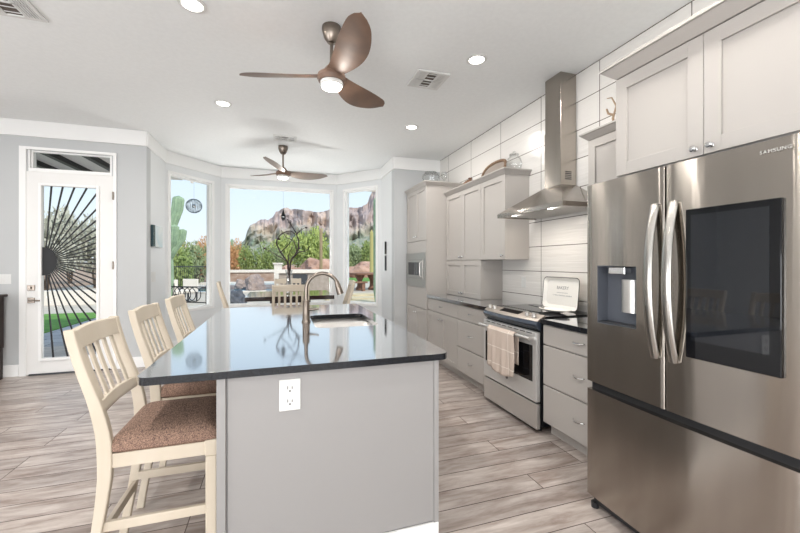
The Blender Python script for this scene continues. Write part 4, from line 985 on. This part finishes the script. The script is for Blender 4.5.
def mount_mat():
    m = bpy.data.materials.new('rocky_mountain'); m.use_nodes = True; n, l = m.node_tree.nodes, m.node_tree.links; p = n['Principled BSDF']; p.inputs['Roughness'].default_value = 1; p.inputs['Specular IOR Level'].default_value = 0
    t = n.new('ShaderNodeTexCoord')
    a = n.new('ShaderNodeTexNoise'); a.inputs['Scale'].default_value = .035; a.inputs['Detail'].default_value = 8; a.inputs['Roughness'].default_value = .65; l.new(t.outputs['Object'], a.inputs['Vector'])
    r = n.new('ShaderNodeValToRGB'); E_ = r.color_ramp.elements
    E_[0].position = .3; E_[0].color = srgb(156, 144, 144); E_[1].position = .72; E_[1].color = srgb(218, 196, 176); x = E_.new(.5); x.color = srgb(182, 166, 162)
    l.new(a.outputs[0], r.inputs[0])
    s = n.new('ShaderNodeSeparateXYZ'); l.new(t.outputs['Object'], s.inputs[0])
    b = n.new('ShaderNodeTexNoise'); b.inputs['Scale'].default_value = .02; b.inputs['Detail'].default_value = 6; l.new(t.outputs['Object'], b.inputs['Vector'])
    mm = n.new('ShaderNodeMath'); mm.operation = 'MULTIPLY_ADD'; mm.inputs[1].default_value = 45; l.new(b.outputs[0], mm.inputs[0]); l.new(s.outputs['Z'], mm.inputs[2])
    mr = n.new('ShaderNodeMapRange'); mr.inputs['From Min'].default_value = 58; mr.inputs['From Max'].default_value = 84; l.new(mm.outputs[0], mr.inputs['Value'])
    g = n.new('ShaderNodeTexNoise'); g.inputs['Scale'].default_value = .09; g.inputs['Detail'].default_value = 6; l.new(t.outputs['Object'], g.inputs['Vector'])
    gr = n.new('ShaderNodeValToRGB'); gr.color_ramp.elements[0].position = .35; gr.color_ramp.elements[0].color = srgb(136, 148, 130); gr.color_ramp.elements[1].position = .7; gr.color_ramp.elements[1].color = srgb(170, 164, 148); l.new(g.outputs[0], gr.inputs[0])
    mx = n.new('ShaderNodeMix'); mx.data_type = 'RGBA'; l.new(mr.outputs[0], mx.inputs[0]); l.new(gr.outputs[0], mx.inputs[6]); l.new(r.outputs[0], mx.inputs[7]); l.new(mx.outputs[2], p.inputs['Base Color'])
    return m
tag(obj('mountain', mountain(), mount_mat()), 'tall rocky desert mountain with cliffs filling the far view', 'mountain', kind='structure')

# cacti
def saguaro(px, tt, segs, label, mm=m_cactus):
    p = at(px, tt, G); t = thing('saguaro_cactus', label, 'cactus', p, group='cacti in the garden')
    for k, (pts, r) in enumerate(segs):
        mb = MB(); P = [Vector(q) for q in pts]; Q = []
        for i in range(len(P)-1):
            for j in range(8): Q.append(P[i].lerp(P[i+1], j/8))
        Q.append(P[-1]); n = len(Q); seg = 24; rings = []
        for i, q in enumerate(Q):
            u = i/(n-1); rr = r*min(1, .55+u*4, math.sqrt(max(.0, 1-u))*4.2+.05); d = (Q[min(i+1, n-1)]-Q[max(i-1, 0)]).normalized(); uu = Vector((1, 0, 0)); uu = (uu-d*uu.dot(d)).normalized(); vv = d.cross(uu)
            rings.append([mb.bm.verts.new(p+q+(uu*math.cos(2*PI*s_/seg)+vv*math.sin(2*PI*s_/seg))*rr*(1 if s_ % 2 else .86)) for s_ in range(seg)])
        for A, B in zip(rings, rings[1:]):
            for s_ in range(seg): mb.bm.faces.new((A[s_], A[(s_+1) % seg], B[(s_+1) % seg], B[s_]))
        mb.bm.faces.new(rings[0]); mb.bm.faces.new(rings[-1]); mb.sm = True
        obj('stem' if k == 0 else 'arm', mb, mm, t)
    return t
saguaro(168.5, 12.5, [([(0, 0, 0), (-.05, 0, 2.0), (.03, 0, 2.6), (.26, 0, 3.3), (.31, 0, 3.75)], .18), ([(0, 0, 1.6), (.2, -.1, 1.95), (.42, -.1, 2.3), (.46, -.1, 2.62)], .12), ([(0, 0, 1.8), (.2, -.2, 2.2), (.24, -.25, 2.75)], .14)], 'large green cactus with arms close outside the left bay window')
saguaro(378, 13, [([(0, 0, 0), (0, 0, 2), (0, 0, 3.9)], .16)], 'green columnar cactus at the right edge of the right bay window')
m_yel = mat('yellowed_cactus', srgb(176, 168, 110), .8)
saguaro(371.5, 27, [([(0, 0, 0), (0, 0, 2), (0, 0, 3.9)], .13), ([(.0, 0, 1.2), (.45, 0, 1.6), (.5, 0, 2.6)], .1)], 'thin yellowish cactus in the right bay window', m_yel)
saguaro(321, 36, [([(0, 0, 0), (0, 0, 3), (0, 0, 4.9)], .15)], 'thin tan cactus standing above the bushes in the centre window', mat('tan_cactus', srgb(160, 140, 112), .8))
saguaro(232, 52, [([(0, 0, 0), (0, 0, 2), (0, 0, 4.9)], .22)], 'slender cactus above the orange shrub in the centre window')

# pool, wall, barbecue
struct('pool_wall_base', MB().box(-4.4, 1.6, 31.0, 31.5, G, .62), m_stone)
struct('pool_wall_cap', MB().box(-4.5, 1.7, 30.9, 31.6, .62, .82), m_stucco)
struct('pool_coping', MB().box(-5.0, 2.4, 20.2, 28.2, G, G+.05).box(-5.0, 2.4, 27.4, 28.2, G+.05, G+.16), m_stucco)
tag(struct('pool', MB().box(-4.2, 1.9, 20.8, 27.4, G+.05, G+.07), m_water), 'blue swimming pool beyond the patio', 'pool', kind='stuff')
tag(obj('lawn', MB().box(2.0, 14, 29, 36, G-.04, G+.03), m_lawn), 'green lawn behind the stone picnic table', 'lawn', kind='stuff')
def rock(name, p, sx, sy, sz, m, label, seed, group=None):
    mb = MB(); bmesh.ops.create_icosphere(mb.bm, subdivisions=4, radius=1)
    for v in mb.bm.verts:
        n = noise.fractal(v.co*1.4+Vector((seed, 0, 0)), 1, 2, 4); q = v.co*(1+.32*n); v.co = Vector((p[0]+q.x*sx, p[1]+q.y*sy, p[2]+max(q.z, -.3)*sz))
    return tag(obj(name, mb, m), label, 'boulder', group)
m_rock = mat('grey_brown_rock', srgb(136, 124, 122), .9, noise_s=2, noise_c=srgb(168, 150, 140), bump=.7, bump_s=4)
rock('boulder', at(255, 19.6, G+.25), .5, .5, .62, m_rock, 'large grey boulder at the near edge of the pool', 3)
rock('boulder', at(241, 20.3, G+.2), .35, .3, .38, m_rock, 'low grey boulder left of the large pool boulder', 9)
rock('boulder', at(236, 13.0, G+.1), .30, .45, .42, mat('slate_rock', srgb(98, 100, 106), .8, noise_s=4, noise_c=srgb(70, 74, 82), bump=.6, bump_s=6), 'dark slate boulder low at the left of the centre window', 5)
m_pink = mat('pink_granite_rock', srgb(196, 160, 142), .95, noise_s=.9, noise_c=srgb(150, 118, 104), bump=.8, bump_s=2, detail=8)
rock('rock_mound', at(318, 39, G), 2.3, 1.6, 1.9, m_pink, 'pinkish rock mound behind the barbecue counter', 12)
rock('rock_mound', at(292, 36, G), 1.4, 1.2, 1.1, m_pink, 'lower pinkish rock mound left of the tallest one', 21)
rock('rock_mound', at(364, 40, G), 2.2, 1.6, 1.5, m_pink, 'pinkish rock mound behind the picnic table', 31)
p = at(304, 18.6, 0)
t = thing('barbecue_counter', 'outdoor barbecue counter with white top beside the pool', 'barbecue', (p.x, p.y, G))
mb = MB().box(p.x-1.2, p.x+1.2, p.y-.35, p.y+.35, G, .86); obj('base', mb, mat('grey_stucco', srgb(168, 156, 146), .9, noise_s=5, noise_c=srgb(150, 138, 128)), t)
obj('counter', MB().box(p.x-1.3, p.x+1.3, p.y-.45, p.y+.45, .861, 1.02), m_stucco, t)
obj('grill_door', MB().box(p.x-.55, p.x+.15, p.y-.37, p.y-.35, .3, .8), m_dgrey, t)
p = at(278, 20, 0); tag(obj('garden_pillar', MB().box(p.x-.2, p.x+.2, p.y-.2, p.y+.2, G, 1.28).box(p.x-.26, p.x+.26, p.y-.26, p.y+.26, 1.28, 1.36), m_stucco), 'white stucco pillar left of the barbecue counter', 'pillar')
# picnic table and bench in the right window
p = at(366, 20.5, G)
t = thing('stone_table', 'terracotta stone picnic table outside the right bay window', 'table', p)
obj('tabletop', MB().lathe([(.95, .84), (1.0, .86), (1.0, .93), (.0001, .935)], p, 32), m_terra, t)
for s_ in (-.35, .35): obj('pedestal', MB().lathe([(.22, 0), (.24, .08), (.15, .2), (.13, .5), (.3, .84)], (p.x+s_, p.y, p.z), 16), m_terra, t)
for (dx, dy, lb) in ((-.75, -.9, 'terracotta stone bench in front of the stone table'), (1.0, -.8, 'terracotta stone bench right of the stone table')):
    q = (p.x+dx, p.y+dy, G); t = thing('stone_bench', lb, 'bench', q, group='stone benches')
    obj('seat', MB().box(q[0]-.6, q[0]+.6, q[1]-.18, q[1]+.18, G+.42, G+.5), m_terra, t, .02)
    for s_ in (-.4, .4): obj('support', MB().box(q[0]+s_-.08, q[0]+s_+.08, q[1]-.14, q[1]+.14, G, G+.42), m_terra, t)
m_step = mat('pale_sandstone', srgb(206, 192, 160), .9, noise_s=3, noise_c=srgb(190, 174, 142))
for i, (tt, lb) in enumerate(((13.6, 'nearest pale sandstone slab outside the right bay window'), (15.0, 'middle pale sandstone slab outside the right bay window'), (16.8, 'farthest pale sandstone slab outside the right bay window'))):
    q = at(363, tt, G); tag(obj('sandstone_slab', MB().box(q.x-1.5, q.x+1.8, q.y-.45, q.y+.45, G+.001, G+.09), m_step), lb, 'slab', 'sandstone slabs')
# scroll screen, furniture by the left window
q = at(190, 8.9, G)
t = thing('iron_screen', 'black wrought-iron screen of interlocking rings outside the left bay window', 'garden screen', q)
mb = MB(); u = Vector((.86, -.5, 0))
def ring(cx, cz, r, n=24): mb.tube([q+u*(cx+r*math.cos(2*PI*i/n))+Vector((0, 0, cz+r*math.sin(2*PI*i/n))) for i in range(n)], .009, 6, closed=True)
for a in range(5): ring(-.45+.14*a+.02, .72, .17)
obj('rings', mb, m_iron, t)
mb = MB(); mb.tube([q+u*-.75+Vector((0, 0, .53)), q+u*.45+Vector((0, 0, .53))], .012, 6); mb.tube([q+u*-.75+Vector((0, 0, .90)), q+u*.45+Vector((0, 0, .90))], .012, 6)
for s_ in (-.75, .45): mb.tube([q+u*s_, q+u*s_+Vector((0, 0, .95))], .014, 6)
mb.tube([q+u*-.52+Vector((0, 0, .53)), q+u*-.45+Vector((0, 0, .98)), q+u*-.38+Vector((0, 0, .53))], .01, 6)
obj('frame', mb, m_iron, t)
def patio_chair(p, rz, label):
    t = thing('patio_chair', label, 'chair', p, group='pale patio chairs'); m = m_stucco
    def T(x, y, z): c, s_ = math.cos(rz), math.sin(rz); return (p[0]+c*x-s_*y, p[1]+s_*x+c*y, G+z)
    def bx(a, b, c_, d, e_, f): M = Matrix.Translation((p[0], p[1], G)) @ Matrix.Rotation(rz, 4, 'Z'); return MB().box(a, b, c_, d, e_, f, M)
    obj('seat', bx(-.3, .3, -.3, .3, .35, .45), m, t, .02); obj('backrest', bx(-.3, .3, .24, .32, .45, .85), m, t, .02)
    for a in (-.28, .24):
        for b in (-.28, .24): obj('leg', bx(a, a+.04, b, b+.04, 0, .35), m_dgrey, t)
patio_chair(at(172, 13.5, G), .6, 'pale patio chair left beyond the iron screen')
patio_chair(at(186, 14.2, G), -.4, 'pale patio chair right beyond the iron screen')
struct('patio_low_wall', MB().box(-9.5, -4.2, 16.0, 16.35, G, .38), m_stucco)
# iron fence far left
q0, q1 = at(160, 17.5, G), at(206, 17.8, G)
t = thing('iron_fence', 'thin dark iron fence in front of the bushes in the left bay window', 'fence', q0)
obj('rail', MB().tube([q0+Vector((0, 0, 1.3)), q1+Vector((0, 0, 1.3))], .02, 6).tube([q0+Vector((0, 0, .25)), q1+Vector((0, 0, .25))], .02, 6), m_dgrey, t)
for i in range(24): c = q0.lerp(q1, i/23); obj('picket', MB().tube([c, c+Vector((0, 0, 1.35))], .01, 5), m_dgrey, t)
# hanging wind spinner and lantern under the eave
p = at(194, 7.95, 0)
t = thing('wind_spinner', 'round metal wind spinner hanging outside the left bay window', 'wind spinner', (p.x, p.y, 2.6)); zc = 1.35+57/372*7.95; mb = MB()
for k in range(14):
    a = PI*k/14; mb.tube([(p.x+.155*math.sin(2*PI*i/20)*math.cos(a), p.y+.155*math.sin(2*PI*i/20)*math.sin(a), zc+.15*math.cos(2*PI*i/20)) for i in range(20)], .004, 5, closed=True)
obj('hoops', mb, mat('zinc_wire', srgb(130, 140, 146), .4, .3), t); obj('centre_ball', MB().ball((p.x, p.y, zc), .045), m_chrome, t)
obj('cord', MB().cyl((p.x, p.y, zc+.15), (p.x, p.y, 3.06), .0015, seg=5), m_dgrey, t)
struct('eave_bracket', MB().box(p.x-.06, -1.75, p.y-.05, p.y+.05, 3.06, 3.14), m_stucco)
p = at(283.3, 7.9, 0); zc = 1.35+46/372*7.9
t = thing('hanging_lantern', 'dark teardrop lantern hanging outside the centre window', 'lantern', (p.x, p.y, zc))
obj('cage', MB().lathe([(.005, .16), (.012, .13), (.03, .07), (.045, .03), (.05, 0.012), (.046, .012)], (p.x, p.y, zc), 16), m_iron, t)
obj('globe', MB().ball((p.x, p.y, zc), (.03, .03, .03)), m_chrome, t)
obj('lower_cage', MB().lathe([(.048, -.012), (.035, -.05), (.012, -.075), (.0001, -.08)], (p.x, p.y, zc), 16), m_iron, t)
mb = MB()
for k in range(4): mb.cyl((p.x+.047*math.cos(k*PI/2+.4), p.y+.047*math.sin(k*PI/2+.4), zc-.014), (p.x+.047*math.cos(k*PI/2+.4), p.y+.047*math.sin(k*PI/2+.4), zc+.014), .004, seg=6)
obj('cage_bars', mb, m_iron, t)
obj('cord', MB().cyl((p.x, p.y, zc+.155), (p.x, p.y, 3.06), .0015, seg=5), m_dgrey, t)
